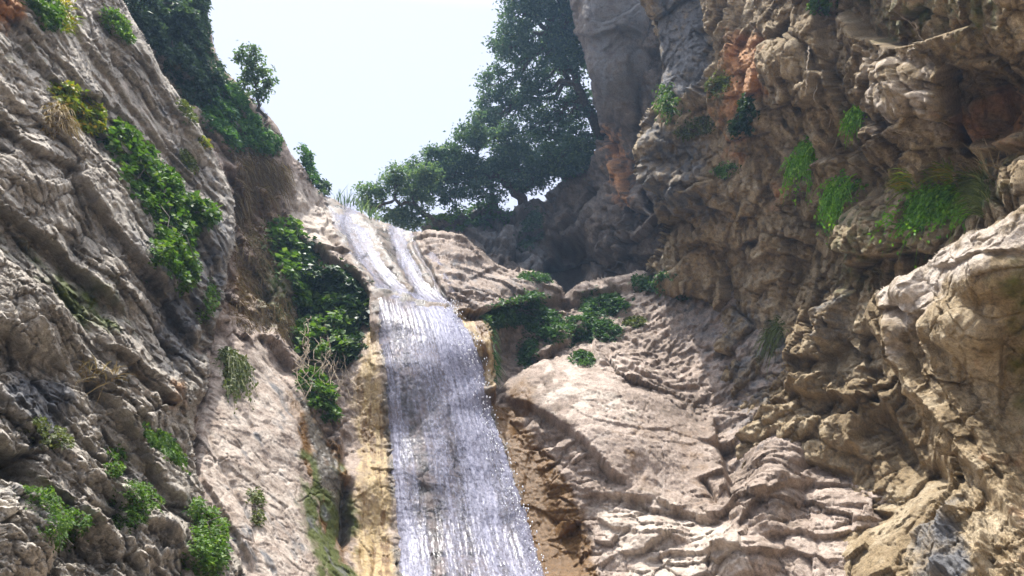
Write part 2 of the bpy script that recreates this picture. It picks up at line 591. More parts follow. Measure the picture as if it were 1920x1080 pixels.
def left_disp(P, X, Y, JX, JY):
    sc = np.linalg.norm(P - CAM, axis=-1) / FPX
    ang = np.radians(46 + 10 * sstep(600, 100, Y))
    # bedding frame on the face: along the beds, across them, and depth
    al, ac = (X * 0.63 + Y * 0.77), (-X * 0.77 + Y * 0.63)
    wx, wy = fbm(P * 0.6, 3, seed=1), fbm(P * 0.6, 3, seed=2)
    ac = ac + 30 * wx + 0.10 * (Y - 540) * sstep(300, 900, Y)
    W = np.stack([al * 0.0040, ac * 0.0085, np.linalg.norm(P, axis=-1) * 0.35], -1) + 0.25 * np.stack([wx, wy, wx], -1)
    h = 0.35 * fbm(P * 0.4, 3, seed=5)
    upper = soft([(100, -500), (500, -500), (500, 480), (380, 520), (150, 250), (30, 60)], X, Y, 40)
    jb, je = facets(np.stack([al / 120 + wx, ac / 46 + wy, 0 * al], -1), 45, 0.0)
    jc, _ = facets(np.stack([al / 46 + 2 * wx, ac / 17 + 2 * wy, 0 * al], -1), 46, 0.0)
    for k, (per, am) in enumerate(((92.0, 0.26), (37.0, 0.13), (15.0, 0.06), (7.0, 0.026))):
        v = ac / per + 0.7 * fbm(P * (0.8 + 0.7 * k), 3, seed=21 + k) + 3.3 * k + (0.25, 0.8, 1.2, 1.6)[k] * jb + (0.1, 0.3, 0.8, 1.0)[k] * jc
        f = v - np.floor(v)
        k_id = np.floor(v).astype(np.int64)
        var = 0.3 + 1.2 * _R[(k_id * 97 + 13 * k) & 4095, 0]
        patch = sstep(-0.35, 0.35, fbm(P * (0.9 + 0.6 * k), 2, seed=27 + k))
        h = h + am * (sc * FPX / 8.5) * var * patch * (np.where(f < 0.86, f / 0.86, (1 - f) / 0.14) - 0.5) * (0.8 + 0.35 * upper)
    h = h + 0.12 * jb + 0.06 * jc - 0.05 * np.exp(-je * 14)
    a, e = facets(W * 1.5, 31, 0.8)
    h = h + (0.17 * a - 0.07 * np.exp(-e * 27)) * (1 - 0.6 * upper)
    a, e = facets(W * 4.2, 33, 0.9)
    h = h + (0.085 * a - 0.035 * np.exp(-e * 24)) * (1 - 0.4 * upper)
    a, e = facets(W * 12, 35, 0.9)
    h = h + 0.055 * a - 0.02 * np.exp(-e * 22)
    h = h + 0.03 * fbm(P * 5, 4, 0.6, seed=41, ridged=True) + 0.016 * fbm(P * 22, 3, 0.6, seed=43)
    return 0.85 * h + 0.78 * features(LEFT_F, JX, JY) + bumps(LEFT_B, JX, JY)


def left_attr(P, X, Y, JX, JY):
    pat = sstep(0.0, 0.35, fbm(P * 0.8, 4, 0.6, seed=99))
    pat2 = sstep(0.05, 0.4, fbm(P * 1.1, 4, 0.6, seed=100))
    return dict(
        brown=0.22 * pat2,
        grey=0.35 * pat + 0.55 * np.maximum(soft([(0, 640), (60, 690), (130, 720), (140, 840), (60, 830), (0, 760)], JX, JY, 40), soft([(230, 440), (420, 430), (400, 640), (330, 640)], JX, JY, 60)),
        orange=0.65 * soft([(-50, -50), (45, -50), (40, 20), (20, 60), (-50, 50)], JX, JY, 18) + 0.35 * soft([(290, 720), (330, 720), (330, 780), (300, 770)], JX, JY, 14),
        moss=0.24 * sstep(0.1, 0.45, fbm(P * 0.7, 4, 0.6, seed=103)) + 0.34 * soft([(-50, 400), (60, 430), (130, 500), (240, 640), (160, 620), (60, 520), (-50, 440)], JX, JY, 20) + 0.3 * soft([(60, 520), (240, 520), (230, 600), (120, 600)], JX, JY, 40),  # moss patches, plus the shade of the overhung face put into the colour
        pale=0.32 * soft([(190, 60), (300, 180), (400, 300), (430, 400), (330, 420), (220, 250)], JX, JY, 50))


sheet('left_cliff', LEFT_POLY, LEFT_C, left_disp, M_LEFT, 'grey brown limestone cliff of steeply tilted beds with dark overhanging ledges', axis(-1700, 482, 1.7, -20, 482), axis(-500, 1180, 1.7, -16, 1096),
      roll=0.5, rollw=22, jit=5, attrf=left_attr, nmix=0.22)

# --- middle: skyline rim, ivy alcove, smooth slab, fall, ledge, right slab and bowl
MID_POLY = [(60, -500), (300, -500), (372, -60), (386, 30), (394, 80), (412, 125), (452, 165), (490, 205), (518, 240), (538, 285), (566, 318), (592, 350), (616, 364), (650, 384), (690, 404), (730, 420),
            (780, 436), (830, 440), (862, 447), (888, 468), (925, 490), (985, 508), (1030, 520), (1056, 545), (1068, 548), (1100, 527), (1160, 517), (1230, 505), (1330, 470), (1500, 420), (1640, 500), (1760, 640),
            (1800, 800), (1900, 1180), (180, 1180), (240, 700), (250, 300), (120, 0)]
MID_C = [(240, -400, 24), (330, -60, 18.2), (240, 40, 16), (300, 110, 16.2), (400, 140, 17.4), (515, 250, 18.4), (615, 372, 20), (450, 320, 15.9), (430, 450, 13.6), (415, 600, 11.6), (490, 440, 15.6), (560, 440, 17),
         (600, 430, 18), (650, 395, 20.2), (720, 425, 20.6), (580, 455, 16.6), (640, 500, 15.6), (700, 555, 14.6), (600, 590, 14.9), (540, 540, 14.6), (560, 640, 13.6), (630, 680, 13.5), (660, 600, 14.4),
         (430, 700, 10.9), (500, 640, 12.2), (560, 780, 11.0), (450, 900, 9.2), (600, 900, 10.3), (440, 1080, 7.6), (600, 1080, 8.9), (650, 830, 12.0), (650, 1000, 10.4), (650, 760, 12.6),
         (700, 700, 12.6), (710, 900, 11.2), (710, 1080, 10.0), (800, 575, 14.3), (760, 800, 12.1), (850, 800, 12.2), (800, 1080, 10.0), (950, 1080, 10.3), (910, 900, 11.8), (640, 420, 18.4), (700, 480, 16.9), (760, 480, 17.5),
         (790, 540, 15.3), (830, 550, 15.1), (800, 445, 19), (850, 500, 16.8), (950, 520, 18), (1030, 530, 19.3), (1000, 565, 17.2), (930, 570, 15.6), (1100, 545, 19), (880, 600, 14.4), (880, 720, 13.2), (912, 650, 14.0),
         (960, 620, 16.2), (960, 690, 15.3), (1000, 725, 13.9), (1100, 700, 14.6), (1100, 800, 12.7), (1250, 800, 13.1), (1250, 920, 11.6), (1150, 950, 11.0), (985, 790, 12.9), (1010, 920, 11.8), (1090, 920, 11.4),
         (1060, 1060, 10.6), (1200, 630, 16.7), (1300, 700, 15.2), (1400, 780, 13.4), (1350, 590, 16.6), (1450, 600, 15), (1250, 540, 18.5), (1200, 1000, 10.4), (1300, 1060, 9.6), (1450, 980, 9.9), (1600, 850, 11.8), (1550, 1080, 9.0),
         (1700, 700, 13.5), (1850, 1080, 9.5)]
MID_F = [
    # smooth slab left of the fall
    ('crack', [(392, 770), (400, 840), (436, 915), (472, 995), (490, 1060)], 0.12, 6, 6),
    ('ledge', [(362, 850), (380, 915), (405, 955), (430, 1000), (470, 1070)], 0.14, 30, 12),
    ('crack', [(436, 740), (462, 780), (484, 815)], 0.08, 5, 5),
    ('crack', [(410, 600), (425, 640), (442, 668)], 0.16, 8, 8),
    ('crack', [(412, 585), (404, 640), (388, 720), (372, 800), (366, 870)], 0.25, 10, 10),
    ('ledge', [(492, 618), (512, 640), (530, 668), (552, 700)], 0.42, 26, 20),
    ('crack', [(520, 730), (548, 770), (575, 812), (590, 850)], 0.07, 5, 5),
    ('ledge', [(548, 690), (575, 760), (600, 800), (628, 850), (640, 900)], -0.12, 50, 40),
    ('ledge', [(580, 900), (600, 960), (612, 1010), (620, 1080)], -0.04, 30, 30),
    ('crack', [(652, 890), (656, 930), (652, 980), (648, 1030)], 0.4, 10, 10),
    ('crack', [(630, 740), (645, 800), (652, 880)], 0.16, 12, 12),
    # slab above the ivy
    ('ledge', [(560, 450), (600, 468), (640, 495), (672, 522), (694, 560), (696, 640)], 0.6, 40, 40),
    ('ledge', [(590, 380), (606, 395), (614, 415), (608, 430)], -0.4, 18, 14),
    ('crack', [(600, 430), (615, 447), (636, 466)], 0.25, 6, 6),
    ('ledge', [(500, 290), (520, 320), (540, 345), (552, 372), (556, 400)], 0.35, 40, 26),
    ('ledge', [(425, 300), (440, 330), (455, 360), (470, 400), (474, 440)], 0.5, 20, 30),
    ('crack', [(442, 315), (470, 345), (478, 400), (470, 450)], 0.5, 14, 14),
    ('ledge', [(300, 20), (360, 110), (420, 180), (480, 240)], 0.3, 40, 40),
    # chute
    ('rib', [(655, 395), (700, 440), (735, 500), (790, 560)], 0.28, 14, 14),
    ('crack', [(640, 395), (665, 450), (700, 510), (760, 560)], 0.25, 14, 14),
    ('crack', [(735, 425), (745, 470), (770, 530), (800, 560)], 0.28, 15, 15),
    ('ledge', [(690, 545), (740, 545), (800, 565), (850, 568)], -0.22, 26, 30),
    ('ledge', [(770, 440), (790, 470), (800, 490), (830, 545), (850, 560)], 0.3, 40, 20),
    ('rib', [(765, 445), (785, 490), (815, 540)], 0.2, 8, 8),
    # right shelf
    ('ledge', [(835, 520), (880, 520), (930, 505), (985, 520)], 0.14, 30, 12),
    ('ledge', [(850, 580), (905, 588), (940, 575), (1000, 570), (1060, 560), (1110, 566)], 0.6, 30, 40),
    ('ledge', [(1065, 560), (1110, 548), (1160, 540), (1210, 540)], 0.35, 26, 26),
    ('crack', [(1025, 520), (1050, 545), (1066, 552)], 0.3, 7, 7),
    # column right of the fall and hollow behind it
    ('rib', [(890, 590), (902, 650), (908, 700), (918, 760)], 0.3, 13, 13),
    ('ledge', [(916, 590), (918, 650), (920, 700), (930, 760)], -0.9, 10, 50),
    ('crack', [(862, 590), (878, 650), (888, 700)], 0.2, 7, 7),
    # right slab
    ('ledge', [(925, 752), (938, 728), (960, 704), (1000, 690), (1050, 690)], -0.55, 50, 40),
    ('ledge', [(935, 745), (990, 762), (1046, 804), (1094, 844), (1134, 892), (1180, 928)], 0.4, 60, 16),
    ('ledge', [(1065, 930), (1140, 935), (1210, 945), (1280, 965), (1370, 985)], 0.2, 50, 20),
    ('ledge', [(1100, 960), (1150, 990), (1210, 1010), (1300, 1020)], 0.16, 34, 20),
    ('crack', [(1318, 905), (1332, 925), (1342, 950)], 0.25, 5, 5),
    ('ledge', [(1335, 780), (1345, 830), (1362, 890), (1372, 950)], -0.5, 40, 40),
    ('ledge', [(1140, 660), (1160, 690), (1200, 720), (1260, 735), (1330, 720)], 0.2, 30, 20),
    ('ledge', [(1110, 610), (1115, 660), (1125, 700)], 0.3, 20, 20),
    ('ledge', [(1380, 1000), (1420, 960), (1470, 930), (1540, 900)], 0.22, 80, 20),
    ('ledge', [(1200, 1060), (1260, 1040), (1330, 1050), (1420, 1050), (1500, 1030)], 0.18, 40, 20),
    ('ledge', [(1420, 1010), (1480, 1000), (1560, 1010), (1640, 990)], 0.18, 40, 20),
]
MID_B = [(1160, 790, 170, 90, 38, 0.55), (1020, 540, 40, 16, 10, 0.2), (960, 540, 40, 14, 10, 0.2), (860, 465, 60, 20, 15, 0.25), (960, 660, 34, 50, 0, -0.5), (580, 600, 60, 90, 0, -0.3), (1440, 940, 60, 40, -30, 0.35),
         (1220, 1000, 60, 30, 10, 0.2), (1470, 860, 60, 45, -30, 0.5), (1060, 560, 12, 12, 0, -0.5), (1400, 1050, 60, 30, 0, 0.3)]
FALL_POLY = [(600, 360), (650, 380), (700, 405), (770, 430), (800, 480), (850, 560), (880, 620), (915, 740), (960, 860), (1040, 1180), (740, 1180), (726, 850), (712, 700), (704, 600), (690, 540), (640, 470)]
SLAB_L = [(415, 590), (440, 640), (490, 620), (550, 700), (600, 800), (645, 900), (660, 1180), (350, 1180), (370, 800)]
SLAB_R = [(940, 740), (960, 700), (1060, 680), (1180, 740), (1330, 790), (1380, 950), (1300, 970), (1180, 930), (1080, 840)]
ALCOVE = [(480, 260), (520, 300), (560, 420), (640, 490), (695, 560), (695, 690), (650, 760), (550, 680), (480, 600), (430, 600), (440, 400)]


def mid_disp(P, X, Y, JX, JY):
    fall = soft(FALL_POLY, JX, JY, 12)
    slab = np.maximum(soft(SLAB_L, JX, JY, 14), soft(SLAB_R, JX, JY, 16))
    rim = soft([(380, 0), (520, 230), (620, 365), (640, 490), (560, 440), (500, 300), (400, 150)], JX, JY, 14)
    wet = np.clip(soft([(650, 560), (720, 560), (760, 1180), (640, 1180)], JX, JY, 20) + soft([(850, 580), (918, 600), (926, 760), (1010, 860), (1120, 1180), (980, 1180)], JX, JY, 20), 0, 1)
    calm = np.maximum(np.maximum(np.maximum(fall, slab), 0.75 * rim), 1.0 * wet)
    foot = soft([(1080, 920), (1300, 950), (1360, 760), (1640, 700), (1720, 1180), (1120, 1180)], JX, JY, 40)
    shelf = soft([(780, 440), (880, 455), (1060, 540), (1000, 560), (850, 540)], JX, JY, 14)
    bowl0 = soft([(1090, 560), (1350, 480), (1500, 520), (1440, 700), (1380, 780), (1320, 760), (1180, 730), (1100, 690)], JX, JY, 40)
    calm = np.maximum(np.maximum(np.maximum(calm, 0.6 * shelf), 0.68 * foot), 0.5 * bowl0)
    W = P + 0.2 * np.stack([fbm(P * 0.8, 2, seed=51), fbm(P * 0.8, 2, seed=52), fbm(P * 0.8, 2, seed=53)], -1)
    h = 0.26 * fbm(P * 0.5, 3, seed=55) * (1 - 0.5 * fall)
    a, e = facets(W * 0.9, 61, 0.8)
    h = h + (0.32 * a - 0.10 * np.exp(-e * 27)) * (1 - 0.88 * calm)
    a, e = facets(W * np.array([1, 1, 1.5]) * 2.4, 63, 0.9)
    h = h + (0.14 * a - 0.05 * np.exp(-e * 24)) * (1 - 0.86 * calm)
    a, e = facets(W * np.array([1, 1, 1.3]) * 6.5, 65, 0.9)
    h = h + (0.052 * a - 0.014 * np.exp(-e * 22)) * (1 - 0.75 * calm)
    h = h + 0.05 * fbm(P * 4, 4, 0.6, seed=71, ridged=True) * (1 - 0.6 * calm) + 0.016 * fbm(P * 20, 3, 0.6, seed=73)
    a, e = facets(W * np.array([1.0, 1.0, 2.2]) * 1.7, 67, 1.0)
    h = h + foot * (0.15 * a - 0.03 * np.exp(-e * 27))
    # pits and shallow scars on the slabs
    a, e = facets(W * np.array([0.9, 0.9, 0.6]) * 3.2, 69, 0.5)
    scar = sstep(0.05, 0.4, fbm(P * 1.1, 3, seed=79))
    h = h + slab * scar * (0.02 * a - 0.012 * np.exp(-e * 27)) - 0.03 * slab * sstep(0.3, 0.6, fbm(P * np.array([5, 5, 2.5]), 3, seed=78))
    # weathered flutes running down the slabs
    h = h + 0.035 * slab * fbm(np.stack([P[..., 0] * 2.2 + P[..., 2] * 0.9, P[..., 1] * 0.6, P[..., 2] * 0.5], -1), 4, 0.55, seed=75, ridged=True)
    # water-carved flutes beside the fall
    fx = JX - 0.16 * (JY - 560) * np.where(X > 800, 2.9, 0.5)
    h = h + 0.045 * wet * fbm(np.stack([fx / 24, JY / 260, np.full_like(JX, 0.6)], -1), 5, 0.6, seed=77, ridged=True)
    colm = soft([(850, 575), (916, 590), (926, 760), (890, 720)], JX, JY, 6)
    h = h + 0.16 * colm * fbm(np.stack([(JX - 0.1 * JY) / 13, JY / 110, np.full_like(JX, 0.9)], -1), 4, 0.6, seed=76, ridged=True)
    # concentric worn ledges of the bowl
    bowl = soft([(1090, 560), (1350, 480), (1500, 520), (1440, 700), (1380, 780), (1320, 760), (1180, 730), (1100, 690)], JX, JY, 40)
    rad = np.sqrt((JX - 1060) ** 2 + ((JY - 400) * 1.05) ** 2)
    for k, (fq, am) in enumerate(((1 / 34.0, 0.085), (1 / 15.0, 0.055), (1 / 7.5, 0.028))):
        v = rad * fq + 1.3 * noise2(JX / 70, JY / 70, 81 + k, 3)
        f = v - np.floor(v)
        h = h + bowl * am * (np.where(f < 0.8, f / 0.8, (1 - f) / 0.2) - 0.5) * (0.5 + 1.0 * sstep(-0.3, 0.4, noise2(JX / 50, JY / 30, 85 + k, 2)))
    return h + features(MID_F, JX, JY) + bumps(MID_B, JX, JY)


def mid_attr(P, X, Y, JX, JY):
    st = 0.5 + 0.6 * fbm(np.stack([P[..., 0] * 5, P[..., 1] * 1.2, P[..., 2] * 0.8], -1), 4, 0.6, seed=91)
    och = soft([(690, 600), (716, 640), (730, 800), (750, 1180), (650, 1180), (668, 900), (660, 740)], JX, JY, 24)
    och2 = soft([(850, 575), (914, 590), (922, 760), (880, 700)], JX, JY, 8)
    br = soft([(910, 745), (975, 780), (1040, 870), (1090, 950), (1150, 1180), (1000, 1180), (950, 900)], JX, JY, 16)
    ch = soft([(600, 380), (650, 385), (780, 440), (860, 560), (840, 580), (700, 560), (690, 545), (650, 480)], JX, JY, 14)
    dark_gap = soft([(560, 740), (600, 800), (645, 900), (640, 960), (600, 900), (585, 840)], JX, JY, 10)
    return dict(
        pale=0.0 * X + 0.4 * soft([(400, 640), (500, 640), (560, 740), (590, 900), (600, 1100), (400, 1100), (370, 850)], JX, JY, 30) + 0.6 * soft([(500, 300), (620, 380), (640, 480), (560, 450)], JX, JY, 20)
        + 0.6 * soft([(985, 720), (1060, 690), (1150, 745), (1200, 800), (1120, 850), (1040, 800)], JX, JY, 20) * sstep(-0.12, 0.12, noise2(JX / 45, JY / 30, 93, 3)) + 0.5 * soft([(1090, 930), (1200, 930), (1380, 980), (1420, 1100), (1180, 1100)], JX, JY, 30),  # sunlit parts of the right slab and foot rock painted paler
        ochre=np.clip(0.9 * och * (0.25 + 0.95 * st) + 0.95 * och2 * (0.3 + st) + 0.42 * ch * st, 0, 1),
        brown=np.clip(0.3 * soft([(1150, 800), (1330, 800), (1380, 950), (1300, 970), (1190, 930), (1120, 860)], JX, JY, 24) * sstep(-0.2, 0.2, noise2(JX / 50, JY / 40, 95, 4)) + 0.5 * (och + och2) * sstep(-0.15, 0.2, fbm(np.stack([JX / 14, JY / 110, 0 * JX], -1), 4, 0.6, seed=96)) + 0.45 * soft(SLAB_L, JX, JY, 20) * sstep(500, 640, JX) * sstep(0.0, 0.3, noise2(JX / 24, JY / 60, 97, 3)) + 0.8 * soft([(540, 730), (590, 780), (650, 890), (662, 1000), (640, 1110), (606, 1110), (596, 950), (566, 840)], JX, JY, 16) * (0.45 + 0.6 * st) + 0.55 * och2 * st + 0.95 * br * (0.5 + 0.7 * st) + 0.6 * soft([(560, 800), (640, 840), (660, 960), (610, 960), (585, 870)], JX, JY, 14)  # brown stains; the first patch paints the shaded lower right of the slab
                      + 0.5 * soft([(935, 735), (990, 715), (1010, 745), (1000, 790), (950, 770)], JX, JY, 14) + 0.55 * soft([(430, 300), (480, 300), (560, 420), (480, 600), (420, 590), (440, 420)], JX, JY, 24), 0, 1),  # first patch puts the dark under the slab's overhang into the colour
        moss=np.clip(1.0 * soft([(572, 850), (640, 870), (668, 960), (660, 1120), (596, 1120), (570, 960)], JX, JY, 30) * (0.6 + 0.8 * st) * sstep(-0.5, 0.0, noise2(JX / 30, JY / 70, 98, 4))
                     + 0.5 * soft([(470, 430), (560, 430), (560, 640), (480, 600)], JX, JY, 30) + 0.35 * soft([(905, 600), (940, 610), (930, 740), (910, 720)], JX, JY, 12)
                     + 0.45 * soft([(200, -60), (380, -60), (400, 120), (500, 250), (440, 300), (330, 180), (240, 40)], JX, JY, 30), 0, 1),
        grey=0.42 * soft(SLAB_L, JX, JY, 20) * sstep(-0.05, 0.3, fbm(np.stack([(JX * 0.86 - JY * 0.5) / 26, (JX * 0.5 + JY * 0.86) / 170, 0 * JX], -1), 4, 0.6, seed=94))  + 0.4 * soft([(1200, 540), (1500, 480), (1560, 760), (1400, 880), (1330, 700)], JX, JY, 50) + 0.3 * soft([(780, 440), (1060, 540), (1000, 590), (860, 580)], JX, JY, 30),
        wet=np.clip(0.62 * soft(FALL_POLY, JX, JY, 10) * (0.3 + st) + 0.7 * dark_gap + 0.8 * soft([(646, 900), (662, 910), (662, 1000), (645, 1030), (642, 950)], JX, JY, 8), 0, 1))  # bed of the fall; also darkens the gap by the slab and the slit


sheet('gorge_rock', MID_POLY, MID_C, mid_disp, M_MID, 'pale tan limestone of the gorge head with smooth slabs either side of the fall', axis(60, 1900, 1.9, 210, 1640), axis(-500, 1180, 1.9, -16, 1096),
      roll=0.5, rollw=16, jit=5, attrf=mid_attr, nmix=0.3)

# --- back wall with its hanging pillar, in the shade
BACK_POLY = [(1078, -150), (1074, -60), (1074, 0), (1082, 60), (1100, 130), (1114, 200), (1124, 262), (1110, 300), (1070, 320), (1042, 338), (1012, 372), (975, 385), (930, 388), (890, 395),
             (845, 418), (800, 430), (760, 470), (760, 620), (1420, 640), (1600, 200), (1600, -150)]
BACK_C = [(1100, -600, 36), (1090, 0, 25.5), (1150, 0, 24.5), (1210, 0, 25.5), (1130, 200, 24), (1170, 300, 23.5), (1130, 262, 25), (1080, 330, 26.5), (1010, 375, 26.5), (900, 400, 26), (810, 440, 25), (900, 470, 23.5), (1000, 450, 25),
          (1000, 500, 23.5), (1100, 400, 24.5), (1100, 500, 23.5), (1060, 540, 24.5), (1200, 450, 22.5), (1250, 540, 21.5), (1300, 300, 23), (1400, 0, 24), (1400, 600, 20), (1500, -600, 36), (800, 600, 22)]
BACK_F = [
    ('ledge', [(1115, 255), (1140, 275), (1170, 330), (1185, 380)], -0.6, 40, 40),
    ('crack', [(1200, 130), (1190, 220), (1180, 300), (1190, 360)], 0.7, 12, 12),
    ('ledge', [(1010, 372), (1030, 410), (1040, 460), (1030, 520)], -0.5, 50, 40),
    ('ledge', [(860, 420), (910, 450), (960, 470), (1000, 490)], 0.5, 40, 30),
    ('ledge', [(900, 395), (960, 410), (1010, 400)], 0.4, 30, 30),
    ('crack', [(1050, 440), (1062, 490), (1058, 545)], 1.2, 30, 30),
    ('ledge', [(1100, 480), (1150, 470), (1200, 480), (1260, 470)], 0.5, 40, 30),
    ('ledge', [(1080, 60), (1120, 75), (1160, 65), (1210, 80)], 0.35, 60, 40),
]
BACK_B = [(1150, 60, 55, 110, 0, 0.8), (1060, 500, 30, 40, 0, -1.6), (1130, 430, 50, 50, 0, 0.6)]


def generic_disp(P, seed, k=1.0, stretch=(1, 1, 1), big=0.5):
    W = P * np.array(stretch) + 0.22 * np.stack([fbm(P * 0.7, 2, seed=seed), fbm(P * 0.7, 2, seed=seed + 1), fbm(P * 0.7, 2, seed=seed + 2)], -1)
    h = big * fbm(P * 0.4, 3, seed=seed + 3)
    a, e = facets(W * 0.8, seed + 5, 0.8)
    h = h + k * (0.55 * a - 0.14 * np.exp(-e * 27))
    a, e = facets(W * 2.1, seed + 7, 0.9)
    h = h + k * (0.21 * a - 0.06 * np.exp(-e * 22))
    a, e = facets(W * 5.5, seed + 9, 0.9)
    h = h + k * (0.085 * a - 0.035 * np.exp(-e * 22))
    a, e = facets(W * 11.5, seed + 10, 0.9)
    h = h + k * (0.034 * a - 0.012 * np.exp(-e * 20))
    return h + k * (0.035 * fbm(P * 3.6, 4, 0.6, seed=seed + 11, ridged=True) + 0.02 * fbm(P * 17, 3, 0.6, seed=seed + 13))


def back_disp(P, X, Y, JX, JY):
    pil = soft([(1060, -700), (1215, -700), (1215, 260), (1130, 262), (1080, 80)], JX, JY, 20)
    return generic_disp(P, 101, 1.0 - 0.65 * pil[..., ], (1, 1, 0.8)) + features(BACK_F, JX, JY) + bumps(BACK_B, JX, JY)


def back_attr(P, X, Y, JX, JY):
    return dict(orange=0.5 * soft([(1120, 230), (1160, 250), (1200, 400), (1150, 380)], JX, JY, 20),
                grey=0.55 * soft([(1060, -700), (1215, -700), (1215, 200), (1120, 200)], JX, JY, 25) + 0.5 * soft([(840, 400), (1010, 380), (1060, 540), (930, 490)], JX, JY, 25))


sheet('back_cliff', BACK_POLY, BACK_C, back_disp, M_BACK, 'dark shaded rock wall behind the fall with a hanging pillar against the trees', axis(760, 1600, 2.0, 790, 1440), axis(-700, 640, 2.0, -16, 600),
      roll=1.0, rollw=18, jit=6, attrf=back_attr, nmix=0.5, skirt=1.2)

# --- right wall
RIGHT_POLY = [(1190, -150), (1206, -20), (1210, 40), (1224, 100), (1226, 150), (1216, 200), (1200, 236), (1194, 285), (1208, 300), (1226, 335), (1240, 372), (1250, 420), (1236, 470), (1215, 500), (1245, 535), (1290, 548),
              (1335, 600), (1350, 700), (1370, 800), (1400, 880), (1430, 930), (1480, 1000), (1560, 1180), (3600, 1180), (3600, -150)]
RIGHT_C = [(1215, 0, 20), (1230, 110, 19.5), (1330, 40, 18.6), (1220, 250, 17.6), (1240, 400, 18), (1350, 150, 16.4), (1300, 260, 17), (1450, 100, 14.3), (1450, 300, 14.9), (1300, 420, 16.8), (1300, 530, 17.4), (1600, 100, 12.6),
           (1600, 300, 12.8), (1700, 400, 11.2), (1800, 100, 10), (1700, 200, 10.7), (1860, 220, 10.2), (1800, 350, 10), (1920, 0, 9), (1920, 300, 9.2), (1450, 480, 15.2), (1550, 620, 13), (1650, 680, 11.8), (1450, 650, 14.4), (1420, 800, 13.0),
           (1500, 750, 12.7), (1600, 800, 11.3), (1700, 850, 10.3), (1700, 1000, 9), (1500, 950, 10.8), (1560, 1080, 9), (1850, 700, 9.5), (1900, 1000, 7.5), (1250, -600, 24), (1700, -600, 15), (2200, -600, 12), (2200, 300, 7.9), (2200, 1100, 6.3), (3300, -300, 9), (3300, 300, 7.2), (3300, 1100, 6.3)]
RIGHT_F = [
    ('ledge', [(1330, -40), (1340, 40), (1345, 100), (1320, 150), (1290, 190)], 0.9, 60, 60),
    ('crack', [(1212, 60), (1228, 130), (1222, 200), (1214, 260)], 0.4, 10, 10),
    ('ledge', [(1240, 190), (1270, 200), (1300, 170), (1330, 180), (1350, 150)], -0.3, 30, 30),
    ('ledge', [(1200, 300), (1235, 300), (1270, 325), (1300, 300), (1330, 320)], -0.35, 30, 30),
    ('ledge', [(1245, 420), (1290, 400), (1330, 385), (1380, 400)], 0.55, 50, 40),
    ('ledge', [(1260, 470), (1320, 450), (1380, 470), (1440, 440)], 0.4, 40, 40),
    ('ledge', [(1440, 60), (1480, 72), (1500, 90), (1495, 150)], 0.35, 30, 20),
    ('ledge', [(1435, 150), (1470, 190), (1520, 200), (1560, 170)], 0.4, 50, 30),
    ('ledge', [(1535, -20), (1545, 60), (1552, 140), (1560, 210), (1565, 290)], -0.45, 60, 40),
    ('ledge', [(1560, 0), (1620, 70), (1700, 92), (1760, 72), (1850, 40)], -0.7, 60, 60),
    ('ledge', [(1618, 120), (1622, 200), (1640, 260), (1620, 320)], 0.35, 40, 30),
    ('ledge', [(1790, 110), (1788, 160), (1795, 215), (1792, 262), (1770, 290)], -0.95, 24, 120),
    ('ledge', [(1700, 280), (1780, 275), (1850, 290), (1940, 280)], 0.55, 40, 40),
    ('ledge', [(1620, 190), (1700, 200), (1720, 260), (1690, 300), (1640, 370), (1600, 400)], 0.35, 40, 60),
    ('ledge', [(1480, 350), (1540, 300), (1600, 290), (1650, 330)], -0.4, 30, 30),
    ('ledge', [(1440, 340), (1460, 390), (1500, 360), (1530, 340)], 0.3, 30, 30),
    ('ledge', [(1560, 440), (1600, 470), (1660, 480), (1720, 470), (1790, 500)], 0.6, 60, 60),
    ('ledge', [(1370, 480), (1420, 500), (1460, 470), (1510, 500)], 0.3, 30, 30),
    ('ledge', [(1480, 740), (1540, 755), (1580, 750), (1620, 770)], 0.4, 40, 36),
    ('ledge', [(1500, 690), (1560, 680), (1600, 640), (1640, 680)], 0.4, 40, 40),
    ('ledge', [(1400, 870), (1450, 830), (1520, 800), (1600, 780), (1640, 800)], -0.35, 30, 30),
    ('rib', [(1600, 540), (1570, 600), (1560, 660)], 0.35, 18, 18),
    ('rib', [(1640, 740), (1610, 800), (1600, 850)], 0.3, 12, 12),
    ('rib', [(1640, 700), (1690, 790), (1720, 880)], 0.3, 12, 12),
    ('ledge', [(1400, 930), (1460, 900), (1530, 870), (1600, 880)], 0.3, 30, 30),
    ('ledge', [(1420, 980), (1500, 955), (1580, 940), (1680, 950)], 0.25, 30, 26),
    ('crack', [(1645, 770), (1700, 850), (1770, 900), (1800, 920)], 0.5, 26, 26),
    ('crack', [(1640, 690), (1650, 720), (1640, 760)], 0.4, 14, 14),
]
RIGHT_B = [(1240, 330, 26, 20, 30, 0.5), (1220, 275, 18, 24, 0, 0.4), (1265, 230, 22, 30, 0, 0.45), (1300, 350, 40, 22, -30, 0.5), (1280, 110, 50, 100, 0, 0.5), (1400, 230, 40, 60, 0, 0.3), (1460, 110, 30, 40, 0, 0.4),
           (1560, 620, 24, 50, 10, 0.4), (1700, 190, 70, 60, -10, 0.4), (1640, 350, 40, 40, 0, -0.6), (1740, 380, 60, 40, 0, -0.5), (1860, 210, 60, 60, 0, -0.6), (1430, 560, 40, 60, 20, 0.3),
           (1520, 700, 40, 40, 0, 0.35), (1540, 830, 60, 30, -35, 0.35), (1660, 930, 90, 60, 0, -0.3)]


